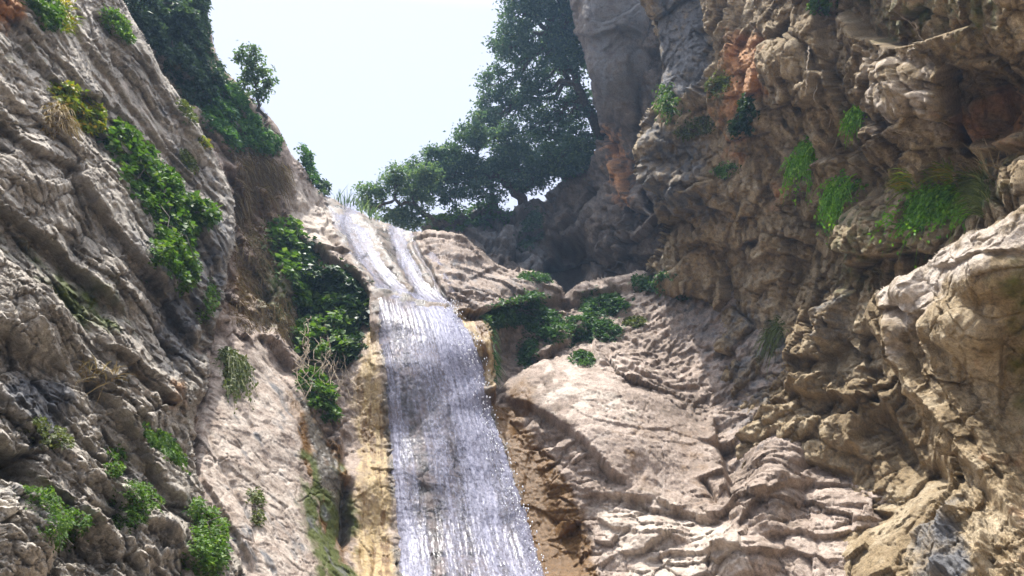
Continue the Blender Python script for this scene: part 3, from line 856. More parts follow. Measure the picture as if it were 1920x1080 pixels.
def right_disp(P, X, Y, JX, JY):
    h = generic_disp(P, 201, 1.0 - 0.6 * soft([(1560, 780), (1900, 800), (1900, 1180), (1400, 1180), (1440, 900)], JX, JY, 60), (1.1, 1.1, 0.9), 0.45)
    # lumpy dripstone ribs in the lower half
    rib = soft([(1330, 480), (1560, 430), (1720, 560), (1760, 900), (1560, 860), (1400, 860)], JX, JY, 50)
    u = JX * 0.93 + JY * 0.36
    h = h + rib * 0.09 * fbm(np.stack([u / 26, JY / 80, np.full_like(JX, 0.2)], -1), 4, 0.55, seed=221, ridged=True)
    top = soft([(1200, -700), (1345, -700), (1340, 160), (1240, 190)], JX, JY, 20)
    return h * (1 - 0.35 * top) + features(RIGHT_F, JX, JY) + bumps(RIGHT_B, JX, JY)


def right_attr(P, X, Y, JX, JY):
    return dict(orange=np.clip(0.62 * soft([(1375, 60), (1440, 60), (1440, 180), (1380, 200), (1360, 130)], JX, JY, 18) + 0.4 * soft([(1340, 180), (1420, 150), (1400, 320), (1350, 300)], JX, JY, 25)
                               + 0.45 * soft([(1770, 200), (1920, 170), (1920, 280), (1790, 270)], JX, JY, 25) + 0.4 * soft([(1450, 340), (1480, 340), (1470, 400), (1440, 400)], JX, JY, 10), 0, 1),
                grey=np.clip(0.5 * soft([(1190, 200), (1330, 260), (1340, 420), (1230, 400)], JX, JY, 30) + 0.65 * soft([(1200, -700), (1345, -700), (1330, 180), (1230, 190)], JX, JY, 20)
                             + 0.4 * soft([(1350, 560), (1460, 560), (1440, 760), (1370, 760)], JX, JY, 40) + 0.4 * soft([(1560, 560), (1600, 560), (1600, 650), (1550, 650)], JX, JY, 10), 0, 1),
                moss=np.clip(0.3 * soft([(1520, 380), (1680, 380), (1700, 560), (1560, 560)], JX, JY, 40) + 0.4 * soft([(1800, 330), (1920, 290), (1920, 380), (1840, 420)], JX, JY, 20)
                             + 0.35 * soft([(1540, -40), (1940, -40), (1900, 60), (1640, 80)], JX, JY, 30), 0, 1),
                pale=0.35 * soft([(1620, 100), (1780, 80), (1790, 280), (1640, 250)], JX, JY, 25))


sheet('right_cliff', RIGHT_POLY, RIGHT_C, right_disp, M_RIGHT, 'brown overhanging rock wall of broken blocks and dripstone ribs', axis(1150, 3600, 1.9, 1180, 1940), axis(-700, 1180, 1.9, -16, 1096),
      roll=0.7, rollw=16, jit=7, attrf=right_attr, nmix=0.35)

# --- dripstone bulge at the lower right
FRONT_POLY = [(3600, 300), (2300, 340), (1990, 370), (1925, 384), (1890, 400), (1862, 424), (1826, 440), (1798, 452), (1764, 470), (1742, 500), (1716, 508), (1692, 525), (1655, 540), (1634, 560), (1622, 590), (1640, 618), (1662, 640), (1676, 668), (1688, 700),
              (1706, 730), (1718, 770), (1745, 800), (1775, 830), (1800, 858), (1806, 900), (1770, 930), (1742, 965), (1716, 1000), (1702, 1050), (1700, 1180), (3600, 1180)]
FRONT_C = [(1925, 390, 6.6), (1800, 455, 7.0), (1745, 505, 7.3), (1640, 575, 7.9), (1690, 560, 7.4), (1760, 560, 7.0), (1850, 500, 6.5), (1850, 620, 6.55), (1910, 700, 6.7), (1700, 690, 7.5), (1780, 720, 7.0), (1800, 850, 6.7), (1870, 820, 6.5), (1910, 900, 6.3),
           (1730, 1000, 6.5), (1790, 950, 6.3), (1800, 1070, 5.7), (1900, 1060, 5.5), (2200, 400, 6.0), (2200, 1100, 4.9), (3300, 400, 5.6), (3300, 1100, 4.9)]
FRONT_F = [
    ('ledge', [(1740, 510), (1760, 560), (1790, 590), (1800, 640), (1790, 690)], 0.10, 40, 30),
    ('rib', [(1655, 560), (1680, 610), (1690, 660), (1730, 730), (1780, 780), (1830, 860), (1890, 950), (1930, 1020)], 0.26, 16, 16),
    ('rib', [(1740, 560), (1745, 640), (1770, 700), (1820, 770), (1870, 870), (1930, 960)], 0.20, 13, 13),
    ('rib', [(1700, 570), (1708, 640), (1740, 690), (1790, 750), (1845, 840)], 0.16, 10, 10),
    ('crack', [(1668, 560), (1700, 600), (1716, 660), (1750, 720)], 0.16, 9, 9),
    ('crack', [(1725, 560), (1730, 640), (1765, 710), (1815, 790), (1850, 850)], 0.14, 9, 9),
    ('ledge', [(1870, 600), (1880, 660), (1872, 720), (1880, 800), (1925, 860)], -0.07, 40, 90),
    ('ledge', [(1640, 580), (1680, 572), (1720, 590), (1750, 580)], 0.16, 24, 20),
    ('ledge', [(1745, 500), (1800, 500), (1850, 480), (1930, 470)], 0.12, 40, 30),
    ('ledge', [(1700, 1010), (1740, 985), (1790, 960), (1840, 960)], -0.2, 26, 26),
    ('rib', [(1800, 940), (1770, 1000), (1765, 1090)], 0.14, 14, 14),
    ('rib', [(1840, 960), (1850, 1020), (1840, 1090)], 0.12, 12, 12),
]
FRONT_B = [(1800, 610, 60, 40, 20, 0.22), (1850, 520, 70, 40, -10, 0.2), (1910, 660, 40, 120, 0, -0.15), (1700, 545, 24, 20, 0, 0.15), (1760, 850, 30, 40, 40, 0.18)]


def front_disp(P, X, Y, JX, JY):
    smooth_ = soft([(1870, 480), (2300, 480), (2300, 960), (1930, 940), (1860, 760)], JX, JY, 25)
    W = P + 0.2 * np.stack([fbm(P * 1.2, 3, seed=301), fbm(P * 1.2, 3, seed=302), fbm(P * 1.2, 3, seed=303)], -1)
    h = 0.16 * fbm(P * 0.8, 3, seed=305)
    a, e = facets(W * 2.0, 307, 0.8)
    h = h + (0.09 * a - 0.02 * np.exp(-e * 22)) * (1 - 0.8 * smooth_)
    a, e = facets(W * 6.0, 309, 0.8)
    h = h + 0.03 * a * (1 - 0.7 * smooth_)
    u = JX * 0.83 - JY * 0.55
    fl = soft([(1640, 560), (1760, 560), (1930, 850), (1930, 1100), (1700, 1100), (1720, 800)], JX, JY, 30)
    h = h + 0.08 * fl * fbm(np.stack([u / 20, (JX * 0.55 + JY * 0.83) / 110, np.full_like(JX, 0.3)], -1), 4, 0.55, seed=311, ridged=True)
    return h + 0.035 * fbm(P * 6, 4, 0.6, seed=313, ridged=True) * (1 - 0.6 * smooth_) + 0.012 * fbm(P * 24, 3, 0.6, seed=315) + features(FRONT_F, JX, JY) + bumps(FRONT_B, JX, JY)


def front_attr(P, X, Y, JX, JY):
    return dict(moss=0.34 * soft([(1870, 470), (2300, 470), (2300, 900), (1930, 880), (1880, 760)], JX, JY, 30), pale=0.6 * soft([(1640, 540), (1760, 470), (1940, 380), (1940, 470), (1780, 540), (1700, 660)], JX, JY, 30),  # olive tint paints the shaded right flank, pale the sunlit top and left
                grey=0.55 * soft([(1720, 960), (1800, 930), (1830, 1100), (1700, 1100)], JX, JY, 26),
                brown=0.3 * soft([(1870, 560), (2300, 560), (2300, 900), (1930, 880)], JX, JY, 30), orange=0.25 * soft([(1860, 660), (1940, 660), (1960, 1100), (1900, 1100)], JX, JY, 40))  # brown deepens the same painted shade on the right flank


sheet('rock_bulge', FRONT_POLY, FRONT_C, front_disp, M_RIGHT, 'pale fluted dripstone bulge with a sunlit top standing out from the brown wall', axis(1600, 3600, 1.7, 1608, 1940), axis(290, 1180, 1.7, 372, 1096),
      roll=0.35, rollw=14, jit=5, attrf=front_attr, nmix=0.35)

# --- gorge floor
m, nt_, b_ = new_mat('gravel_bed')
B_ = NB(nt_)
cc_ = B_.n('ShaderNodeTexCoord').outputs['Object']
B_.l(B_.ramp(B_.noise(cc_, 1.5, 8, 0.7), [(0.3, (0.16, 0.13, 0.10)), (0.7, (0.36, 0.30, 0.24))]), b_.inputs['Base Color'])
b_.inputs['Roughness'].default_value = 0.9
gx, gy = np.meshgrid(np.linspace(-1, 1, 61), np.linspace(-1, 1, 61))
gx = np.sign(gx) * np.abs(gx) ** 3 * 900; gy = np.sign(gy) * np.abs(gy) ** 3 * 900
gz = 0.05 * noise2(gx / 2, gy / 2, 5, 2) - 0.05
ii = np.arange(61 * 61).reshape(61, 61)
g = mesh_np('ground', np.stack([gx, gy, gz], -1).reshape(-1, 3), np.stack([ii[:-1, :-1], ii[:-1, 1:], ii[1:, 1:], ii[1:, :-1]], -1).reshape(-1, 4), m, smooth=True)
tag(g, 'stony floor of the gorge below the fall', 'ground', None, 'structure')
# ------------------------------------------------------------------ falling water
def water_mat():
    m, nt, b = new_mat('falling_water')
    B = NB(nt)
    uvn = B.n('ShaderNodeUVMap').outputs[0]

    def mp(sx, sy):
        o = B.n('ShaderNodeMapping')
        o.inputs['Scale'].default_value = (sx, sy, 1)
        B.l(uvn, o.inputs[0])
        return o.outputs[0]
    n1 = B.noise(mp(15, 0.8), 1, 6, 0.6, 0.4)
    n2 = B.noise(mp(30, 13), 1, 5, 0.7, 0.8)
    vo = B.n('ShaderNodeTexVoronoi', feature='DISTANCE_TO_EDGE')
    vo.inputs['Scale'].default_value = 1.0
    wv = B.n('ShaderNodeVectorMath', operation='ADD')
    B.l(mp(13, 5.5), wv.inputs[0])
    nz = B.n('ShaderNodeTexNoise'); nz.inputs['Scale'].default_value = 3.0
    B.l(mp(5, 2), nz.inputs['Vector'])
    B.l(nz.outputs['Color'], wv.inputs[1])
    B.l(wv.outputs[0], vo.inputs['Vector'])
    lace = B.ramp(vo.outputs['Distance'], [(0.0, 1.0), (0.22, 0.0)])
    f = B.math('ADD', B.attr('foam'), B.math('MULTIPLY', B.math('SUBTRACT', n1, 0.5), 1.1))
    f = B.math('ADD', f, B.math('MULTIPLY', B.math('SUBTRACT', n2, 0.5), 0.95))
    f = B.math('ADD', f, B.math('MULTIPLY', lace, 0.16))
    fac = B.ramp(f, [(0.08, 0.0), (1.0, 0.92)])
    col = B.ramp(n2, [(0.32, (0.22, 0.22, 0.31)), (0.66, (0.47, 0.47, 0.57))])
    B.l(col, b.inputs['Base Color'])
    b.inputs['Roughness'].default_value = 0.55
    b.inputs['Specular IOR Level'].default_value = 0.12
    bp = B.n('ShaderNodeBump'); bp.inputs['Distance'].default_value = 0.02; bp.inputs['Strength'].default_value = 0.22
    B.l(B.math('ADD', n2, n1), bp.inputs['Height'])
    B.l(bp.outputs[0], b.inputs['Normal'])
    tr = B.n('ShaderNodeBsdfTransparent'); tr.inputs[0].default_value = (0.84, 0.84, 0.90, 1)
    gl = B.n('ShaderNodeBsdfGlossy'); gl.inputs['Roughness'].default_value = 0.25
    B.l(bp.outputs[0], gl.inputs['Normal'])
    film = B.n('ShaderNodeMixShader'); film.inputs[0].default_value = 0.07
    thick = B.math('MULTIPLY_ADD', B.attr('foam'), 2.5, 1.1, clamp=True)
    B.l(B.mix(thick, (1.0, 1.0, 1.0), (0.84, 0.84, 0.90)), tr.inputs[0])
    B.l(B.math('MULTIPLY', thick, 0.035), film.inputs[0])
    B.l(tr.outputs[0], film.inputs[1]); B.l(gl.outputs[0], film.inputs[2])
    ms = B.n('ShaderNodeMixShader')
    B.l(fac, ms.inputs[0]); B.l(film.outputs[0], ms.inputs[1]); B.l(b.outputs[0], ms.inputs[2])
    B.l(ms.outputs[0], nt.nodes['Material Output'].inputs[0])
    return m


def smooth_grid(P, k=6):
    for _ in range(k):
        Q = P.copy()
        Q[1:-1] = (P[:-2] + 2 * P[1:-1] + P[2:]) / 4
        Q[:, 1:-1] = (Q[:, :-2] + 2 * Q[:, 1:-1] + Q[:, 2:]) / 4
        P = Q
    return P


_sm = SH['gorge_rock']
_sm['PS'] = smooth_grid(_sm['P'], 70)


def bil(G, xs, ys, px, py):
    fx = np.interp(px, xs, np.arange(len(xs))); fy = np.interp(py, ys, np.arange(len(ys)))
    j = np.clip(fx.astype(int), 0, len(xs) - 2); i = np.clip(fy.astype(int), 0, len(ys) - 2)
    a = (fx - j)[..., None]; b = (fy - i)[..., None]
    return (G[i, j] * (1 - a) + G[i, j + 1] * a) * (1 - b) + (G[i + 1, j] * (1 - a) + G[i + 1, j + 1] * a) * b


def stream(left, right, nu, nv, foamf, off=0.07, relief=0.05, seed=0):
    L, R = np.array(left, float), np.array(right, float)
    v = np.linspace(0, 1, nv); u = np.linspace(0, 1, nu)

    def along(p):
        s = np.concatenate([[0], np.cumsum(np.linalg.norm(np.diff(p, axis=0), axis=1))]); s /= s[-1]
        return np.stack([np.interp(v, s, p[:, 0]), np.interp(v, s, p[:, 1])], -1)
    a, b = along(L), along(R)
    UU, VV = np.meshgrid(u, v)
    ed = 5 * noise2(VV * 28, UU * 0 + 3.1, seed + 1, 3)
    XY = a[:, None] * (1 - UU[..., None]) + b[:, None] * UU[..., None]
    px = XY[..., 0] + ed * (np.abs(UU - 0.5) * 2) ** 2 * np.sign(UU - 0.5); py = XY[..., 1]
    P = bil(_sm['PS'], _sm['xs'], _sm['ys'], px, py)
    wid = np.linalg.norm(P[:, -1] - P[:, 0], axis=-1).mean()
    ln = np.linalg.norm(np.diff(P[:, nu // 2], axis=0), axis=-1).sum()
    um, vm = UU * wid, VV * ln
    edge = np.clip(np.minimum(np.minimum(UU, 1 - UU) * 9, np.minimum(VV, 1 - VV) * 7), 0, 1) ** 0.6
    h = relief * fbm(np.stack([um * 9, vm * 1.0, um * 0 + seed], -1), 4, 0.6, seed=seed + 3, ridged=True)
    h += relief * 0.45 * fbm(np.stack([um * 14, vm * 6, um * 0 + seed], -1), 3, 0.6, seed=seed + 5)
    foam = np.clip(foamf(UU, VV, um, vm), -0.6, 1.3)
    h += relief * 0.6 * np.clip(foam, 0, 1)
    P = P + toward(P) * (off * edge + h * edge - 0.04 * (1 - edge))[..., None]
    ii = np.arange(nu * nv).reshape(nv, nu)
    F = np.stack([ii[:-1, :-1], ii[1:, :-1], ii[1:, 1:], ii[:-1, 1:]], -1).reshape(-1, 4)
    return P.reshape(-1, 3), F, foam.ravel(), np.stack([um, vm], -1).reshape(-1, 2)


def pw(x, pts):
    return np.interp(x, [p[0] for p in pts], [p[1] for p in pts])


def foam_main(U, V, um, vm):
    top = pw(U, [(0, .35), (.1, .25), (.3, .22), (.5, .45), (.62, .75), (.8, .95), (1, .85)])
    mid = pw(U, [(0, .62), (.07, .72), (.14, .3), (.3, .16), (.4, .5), (.5, .45), (.56, .25), (.66, .75), (.76, .85), (.84, .6), (1, .75)])
    bot = pw(U, [(0, .6), (.1, .78), (.17, .55), (.24, .3), (.4, .22), (.52, .35), (.62, .72), (.7, .7), (.76, .38), (.84, .5), (1, .62)])
    b = np.where(V < 0.45, top + (mid - top) * V / 0.45, mid + (bot - mid) * (V - 0.45) / 0.55)
    dark = 0.5 * np.exp(-(((U - .72) / .03) ** 2)) * sstep(.6, .8, V) + 0.4 * np.exp(-(((U - .2 - .1 * V) / .05) ** 2)) * sstep(.2, .5, V)
    return 0.9 * b + 0.02 - dark * 0.8 - 1.2 * sstep(0.10, 0.0, V) + 0.45 * fbm(np.stack([um * 5, vm * 0.5, um * 0], -1), 5, 0.65, seed=410)


VW, FW, AW, UW = [], [], [], []


def add_stream(*a, **k):
    P, F, fo, uvv = stream(*a, **k)
    FW.append(F + sum(len(x) for x in VW)); VW.append(P); AW.append(fo); UW.append(uvv)


add_stream([(688, 518), (706, 590), (720, 700), (733, 850), (744, 1000), (752, 1180)], [(834, 534), (872, 610), (896, 680), (925, 780), (958, 880), (990, 970), (1024, 1080), (1052, 1180)], 230, 640, foam_main, 0.10, 0.035, 400)
add_stream([(610, 366), (618, 400), (630, 440), (656, 490), (698, 545), (716, 572)], [(668, 388), (690, 420), (712, 462), (742, 510), (786, 552), (826, 584)], 100, 260,
           lambda U, V, um, vm: pw(U, [(0, .0), (.15, .2), (.35, .42), (.5, .2), (.68, .62), (.85, .4), (1, -.1)]) - 0.1 - 0.3 * sstep(.85, 1, V) + 0.8 * fbm(np.stack([um * 6, vm * 0.6, um * 0], -1), 4, 0.6, seed=420), 0.05, 0.03, 430)
add_stream([(722, 418), (730, 450), (742, 500), (766, 545), (790, 572)], [(780, 438), (788, 470), (802, 500), (828, 545), (856, 572)], 80, 220,
           lambda U, V, um, vm: pw(U, [(0, .0), (.25, .45), (.55, .5), (.8, .15), (1, -.1)]) - 0.1 - 0.3 * sstep(.85, 1, V) + 0.8 * fbm(np.stack([um * 6, vm * 0.6, um * 0], -1), 4, 0.6, seed=421), 0.05, 0.03, 440)
add_stream([(796, 470), (806, 500), (822, 530), (836, 552)], [(816, 478), (832, 505), (846, 530), (858, 552)], 26, 100,
           lambda U, V, um, vm: 0.2 + 0 * U + 0.4 * fbm(np.stack([um * 6, vm * 1.0, um * 0], -1), 3, seed=422), 0.04, 0.02, 450)
wf = mesh_np('waterfall', np.concatenate(VW), np.concatenate(FW), water_mat(), None, {'foam': np.concatenate(AW)}, smooth=True, uv=np.concatenate(UW))
tag(wf, 'lavender white waterfall sliding down the pale rock in a widening lacy sheet', 'waterfall', None, 'structure')

# flying drops along the right edge of the sheet
md, ntd, bd = new_mat('water_drop')
bd.inputs['Base Color'].default_value = (0.8, 0.82, 0.88, 1); bd.inputs['Roughness'].default_value = 0.15
nd = 520
tv = rng.random(nd) ** 1.3
ex = np.interp(tv, [0, .12, .25, .4, .6, .8, 1], [846, 868, 890, 915, 946, 980, 1024]); ey = np.interp(tv, [0, .12, .25, .4, .6, .8, 1], [560, 610, 670, 760, 860, 960, 1080])
ex = ex + rng.normal(-6, 11, nd)
Pd = bil(_sm['PS'], _sm['xs'], _sm['ys'], ex, ey); Pd += toward(Pd) * rng.uniform(0.1, 0.5, nd)[:, None]
oc = np.array([(1, 0, 0), (-1, 0, 0), (0, 1, 0), (0, -1, 0), (0, 0, 1.5), (0, 0, -1.5)])
of = np.array([(0, 2, 4), (2, 1, 4), (1, 3, 4), (3, 0, 4), (2, 0, 5), (1, 2, 5), (3, 1, 5), (0, 3, 5)])
sz = rng.uniform(0.005, 0.014, nd)
sp = mesh_np('spray', (Pd[:, None] + oc[None] * sz[:, None, None]).reshape(-1, 3), (of[None] + (np.arange(nd) * 6)[:, None, None]).reshape(-1, 3), md, smooth=True)
tag(sp, 'white water drops flying off the right edge of the fall', 'spray', None, 'stuff')

# ------------------------------------------------------------------ plants
L_VINE = leaf_mat('vine_leaf', (0.035, 0.08, 0.015), (0.085, 0.165, 0.03), (0.17, 0.24, 0.06), 0.35, 0.6)
L_YELLOW = leaf_mat('yellow_green_leaf', (0.10, 0.16, 0.02), (0.24, 0.27, 0.035), (0.42, 0.26, 0.03), 0.3)
L_DRYGREEN = leaf_mat('dull_green_leaf', (0.06, 0.08, 0.025), (0.13, 0.16, 0.05), (0.22, 0.22, 0.10), 0.25)
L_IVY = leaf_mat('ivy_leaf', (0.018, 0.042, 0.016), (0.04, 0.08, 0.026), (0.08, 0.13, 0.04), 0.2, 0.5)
L_SPRING = leaf_mat('spring_leaf', (0.05, 0.105, 0.02), (0.105, 0.19, 0.04), (0.2, 0.28, 0.08), 0.35)
L_FERN = leaf_mat('fern_leaf', (0.09, 0.22, 0.02), (0.19, 0.40, 0.04), (0.32, 0.50, 0.07), 0.4)
L_SHADE = leaf_mat('rim_bush_leaf', (0.035, 0.062, 0.05), (0.07, 0.11, 0.08), (0.11, 0.17, 0.10), 0.3, 0.55)
L_TEAL = leaf_mat('rim_shrub_leaf', (0.04, 0.10, 0.045), (0.09, 0.19, 0.07), (0.16, 0.27, 0.08), 0.3)
L_TREE = leaf_mat('oak_leaf', (0.04, 0.075, 0.062), (0.085, 0.14, 0.11), (0.15, 0.21, 0.12), 0.42, 0.5)
L_TREE2 = leaf_mat('pale_tree_leaf', (0.06, 0.11, 0.075), (0.12, 0.18, 0.12), (0.2, 0.27, 0.14), 0.45, 0.5)
L_DRY = leaf_mat('dry_stalk', (0.16, 0.11, 0.05), (0.30, 0.22, 0.11), (0.42, 0.34, 0.2), 0.15, 0.8)
L_ROOTS = leaf_mat('root_mat', (0.09, 0.06, 0.03), (0.20, 0.14, 0.07), (0.30, 0.24, 0.12), 0.1, 0.8)
L_BUSH = leaf_mat('ledge_bush_leaf', (0.03, 0.075, 0.03), (0.07, 0.14, 0.055), (0.12, 0.2, 0.08), 0.3)
BARK = bark_mat('bark', (0.035, 0.028, 0.022), (0.11, 0.09, 0.07))
ROOT = bark_mat('pale_root', (0.16, 0.12, 0.08), (0.36, 0.29, 0.2))


def unit(v):
    return v / (np.linalg.norm(v, axis=-1, keepdims=True) + 1e-9)


def leaves(name, pos, dirn, nrm, size, mat, parent, wr=0.62, loc=None):
    """one mesh of folded kite-shaped leaves"""
    n = len(pos)
    dirn = unit(dirn)
    side = unit(np.cross(dirn, nrm)); nn = np.cross(side, dirn)
    s = np.asarray(size)[:, None]
    if loc is not None:
        pos = pos - loc
    a = pos
    b = pos + dirn * s * 0.42 + side * s * wr * 0.5 + nn * s * 0.10
    c = pos + dirn * s - nn * s * 0.10
    d = pos + dirn * s * 0.42 - side * s * wr * 0.5 + nn * s * 0.10
    V = np.stack([a, b, c, d], 1).reshape(-1, 3)
    F = np.arange(4 * n).reshape(n, 4)
    F = np.concatenate([F[:, [0, 1, 2]], F[:, [0, 2, 3]]])
    rn = np.repeat(rng.random(n), 4)
    return mesh_np(name, V, F, mat, parent, {'rnd': rn})


def tubes(name, paths, mat, parent, loc=None, sides=5):
    Vs, Fs, off = [], [], 0
    for pts, rad in paths:
        p = np.asarray(pts, float)
        if loc is not None:
            p = p - loc
        rad = np.broadcast_to(np.asarray(rad, float), (len(p),))
        t = unit(np.gradient(p, axis=0))
        ref = np.array([0.31, 0.9, 0.3]) if abs(t[0] @ np.array([0.31, 0.9, 0.3])) < 0.85 else np.array([0.9, -0.2, 0.4])
        a = unit(np.cross(t, ref)); b = np.cross(t, a)
        th = np.linspace(0, 2 * np.pi, sides, endpoint=False)
        ring = p[:, None] + rad[:, None, None] * (np.cos(th)[None, :, None] * a[:, None] + np.sin(th)[None, :, None] * b[:, None])
        Vs.append(ring.reshape(-1, 3))
        k = len(p)
        i = np.arange(k * sides).reshape(k, sides)
        Fs.append(np.stack([i[:-1], np.roll(i, -1, 1)[:-1], np.roll(i, -1, 1)[1:], i[1:]], -1).reshape(-1, 4) + off)
        off += k * sides
    return mesh_np(name, np.concatenate(Vs), np.concatenate(Fs), mat, parent, smooth=True)


def curve_pts(a, b, sag=0.0, wob=0.06, n=8):
    t = np.linspace(0, 1, n)[:, None]
    L = np.linalg.norm(b - a)
    p = a + (b - a) * t + np.array([0, 0, 1.0]) * sag * L * (4 * t * (1 - t))
    j = rng.normal(size=(n, 3)) * wob * L
    j[0] = 0; j[-1] = 0
    return p + j


def sample_ellipses(ells, n):
    """picture positions inside ellipses and how deep inside (1 at the centre)"""
    ar = np.array([e[2] * e[3] for e in ells], float)
    k = rng.choice(len(ells), n, p=ar / ar.sum())
    E = np.array([(*e, 0)[:5] for e in ells], float)[k]
    th = rng.random(n) * 2 * np.pi
    rr = np.sqrt(rng.random(n)) * (1 + 0.25 * rng.normal(size=n) * 0.6)
    u, v = rr * np.cos(th) * E[:, 2], rr * np.sin(th) * E[:, 3]
    a = np.radians(E[:, 4])
    return E[:, 0] + u * np.cos(a) - v * np.sin(a), E[:, 1] + u * np.sin(a) + v * np.cos(a), np.clip(1 - rr * rr, 0, 1)


def clump(face, ells, thick, n, lpx, mat, name, label, cat, group=None, wr=0.62, droop=0.2, stem=True, gaps=0.9, stemmat=None, fol='foliage'):
    """a plant that clings to the rock: leaves over ellipses on the face, standing off it by a dome of depth"""
    px, py, q = sample_ellipses(ells, int(n * 1.6))
    g = noise2(px / (lpx * 3.2), py / (lpx * 3.2), int(px[0]) % 97, 2)
    ok = g > -0.25 * (2 - gaps) + rng.normal(size=len(px)) * 0.12
    px, py, q = px[ok][:n], py[ok][:n], q[ok][:n]
    P, N = surf(face, px, py)
    m = len(px)
    cl = noise2(px / 16, py / 16, 5, 2)
    z = thick * (np.sqrt(q) * (0.75 + 0.7 * cl)).clip(0.03, 2) * (1 - 0.75 * rng.random(m) ** 2)
    P = P + (N * 0.3 + toward(P) * 0.7) * z[:, None]
    sc = np.linalg.norm(P - CAM, axis=1) / FPX
    nr = unit(N * 0.5 + np.array([0, 0, 0.75]) + rng.normal(size=(m, 3)) * 0.5)
    dr = rng.normal(size=(m, 3)) + N * 0.4 - np.array([0, 0, droop * 2])
    dr = dr - nr * (dr * nr).sum(-1, keepdims=True)
    e0 = max(ells, key=lambda e: e[2] * e[3])
    b0, n0 = surf(face, e0[0], e0[1])
    loc = np.array(b0)
    root = empty(name, loc, label, cat, group)
    leaves(fol, P, dr, nr, sc * lpx * rng.uniform(0.6, 1.3, m), mat, root, wr, loc)
    if stem:
        ps = []
        for k in rng.choice(m, min(m, 14), replace=False):
            rad = sc[k] * lpx * 0.11
            ps.append((curve_pts(loc - n0 * 0.05, P[k], 0.05, 0.05), np.linspace(rad * 1.6, rad * 0.5, 8)))
        tubes('stem', ps, stemmat or BARK, root, loc)
    return root


def blades(face, ells, n, lpx, wpx, mat, name, label, cat, group=None, up=0.8, out=0.6, fall=0.8, seg=5, fol='foliage', extra=None):
    """grass, fern fronds and hanging hair: thin curved strips that grow out of the face and bend over"""
    px, py, q = sample_ellipses(ells, n)
    P, N = surf(face, px, py)
    sc = np.linalg.norm(P - CAM, axis=1) / FPX
    L = sc * lpx * rng.uniform(0.5, 1.25, n)
    Wd = sc * wpx * rng.uniform(0.6, 1.3, n)
    d0 = unit(N * out + np.array([0, 0, 1.0]) * up + rng.normal(size=(n, 3)) * 0.35)
    side = unit(np.cross(d0, toward(P)) + rng.normal(size=(n, 3)) * 0.3)
    t = np.linspace(0, 1, seg)
    c = P[:, None] + d0[:, None] * (L[:, None] * t)[..., None] + np.array([0, 0, -1.0]) * (fall * L[:, None] * t ** 2)[..., None]
    wv = (Wd[:, None] * (1 - 0.85 * t ** 1.5))[..., None] * side[:, None] * 0.5
    V = np.stack([c - wv, c + wv], 2)                       # n, seg, 2, 3
    i = np.arange(n * seg * 2).reshape(n, seg, 2)
    F = np.stack([i[:, :-1, 0], i[:, :-1, 1], i[:, 1:, 1], i[:, 1:, 0]], -1).reshape(-1, 4)
    e0 = max(ells, key=lambda e: e[2] * e[3])
    loc = np.array(surf(face, e0[0], e0[1])[0])
    root = empty(name, loc, label, cat, group)
    mesh_np(fol, V.reshape(-1, 3) - loc, F, mat, root, {'rnd': np.repeat(rng.random(n), seg * 2)})
    if extra:                                               # leaflets along the strips, as on a fern
        k, lp = extra
        ti = rng.random((n, k))
        pp = P[:, None] + d0[:, None] * (L[:, None] * ti)[..., None] + np.array([0, 0, -1.0]) * (fall * L[:, None] * ti ** 2)[..., None]
        pp = pp.reshape(-1, 3)
        sgn = np.where(rng.random(len(pp)) < 0.5, 1, -1)[:, None]
        dd = np.repeat(side, k, 0) * sgn + rng.normal(size=pp.shape) * 0.35 + np.array([0, 0, -0.3])
        leaves('leaves', pp, dd, toward(pp) + rng.normal(size=pp.shape) * 0.4 + np.array([0, 0, 0.5]), np.repeat(sc, k) * lp * rng.uniform(0.6, 1.3, len(pp)), mat, root, 0.6, loc)
    return root


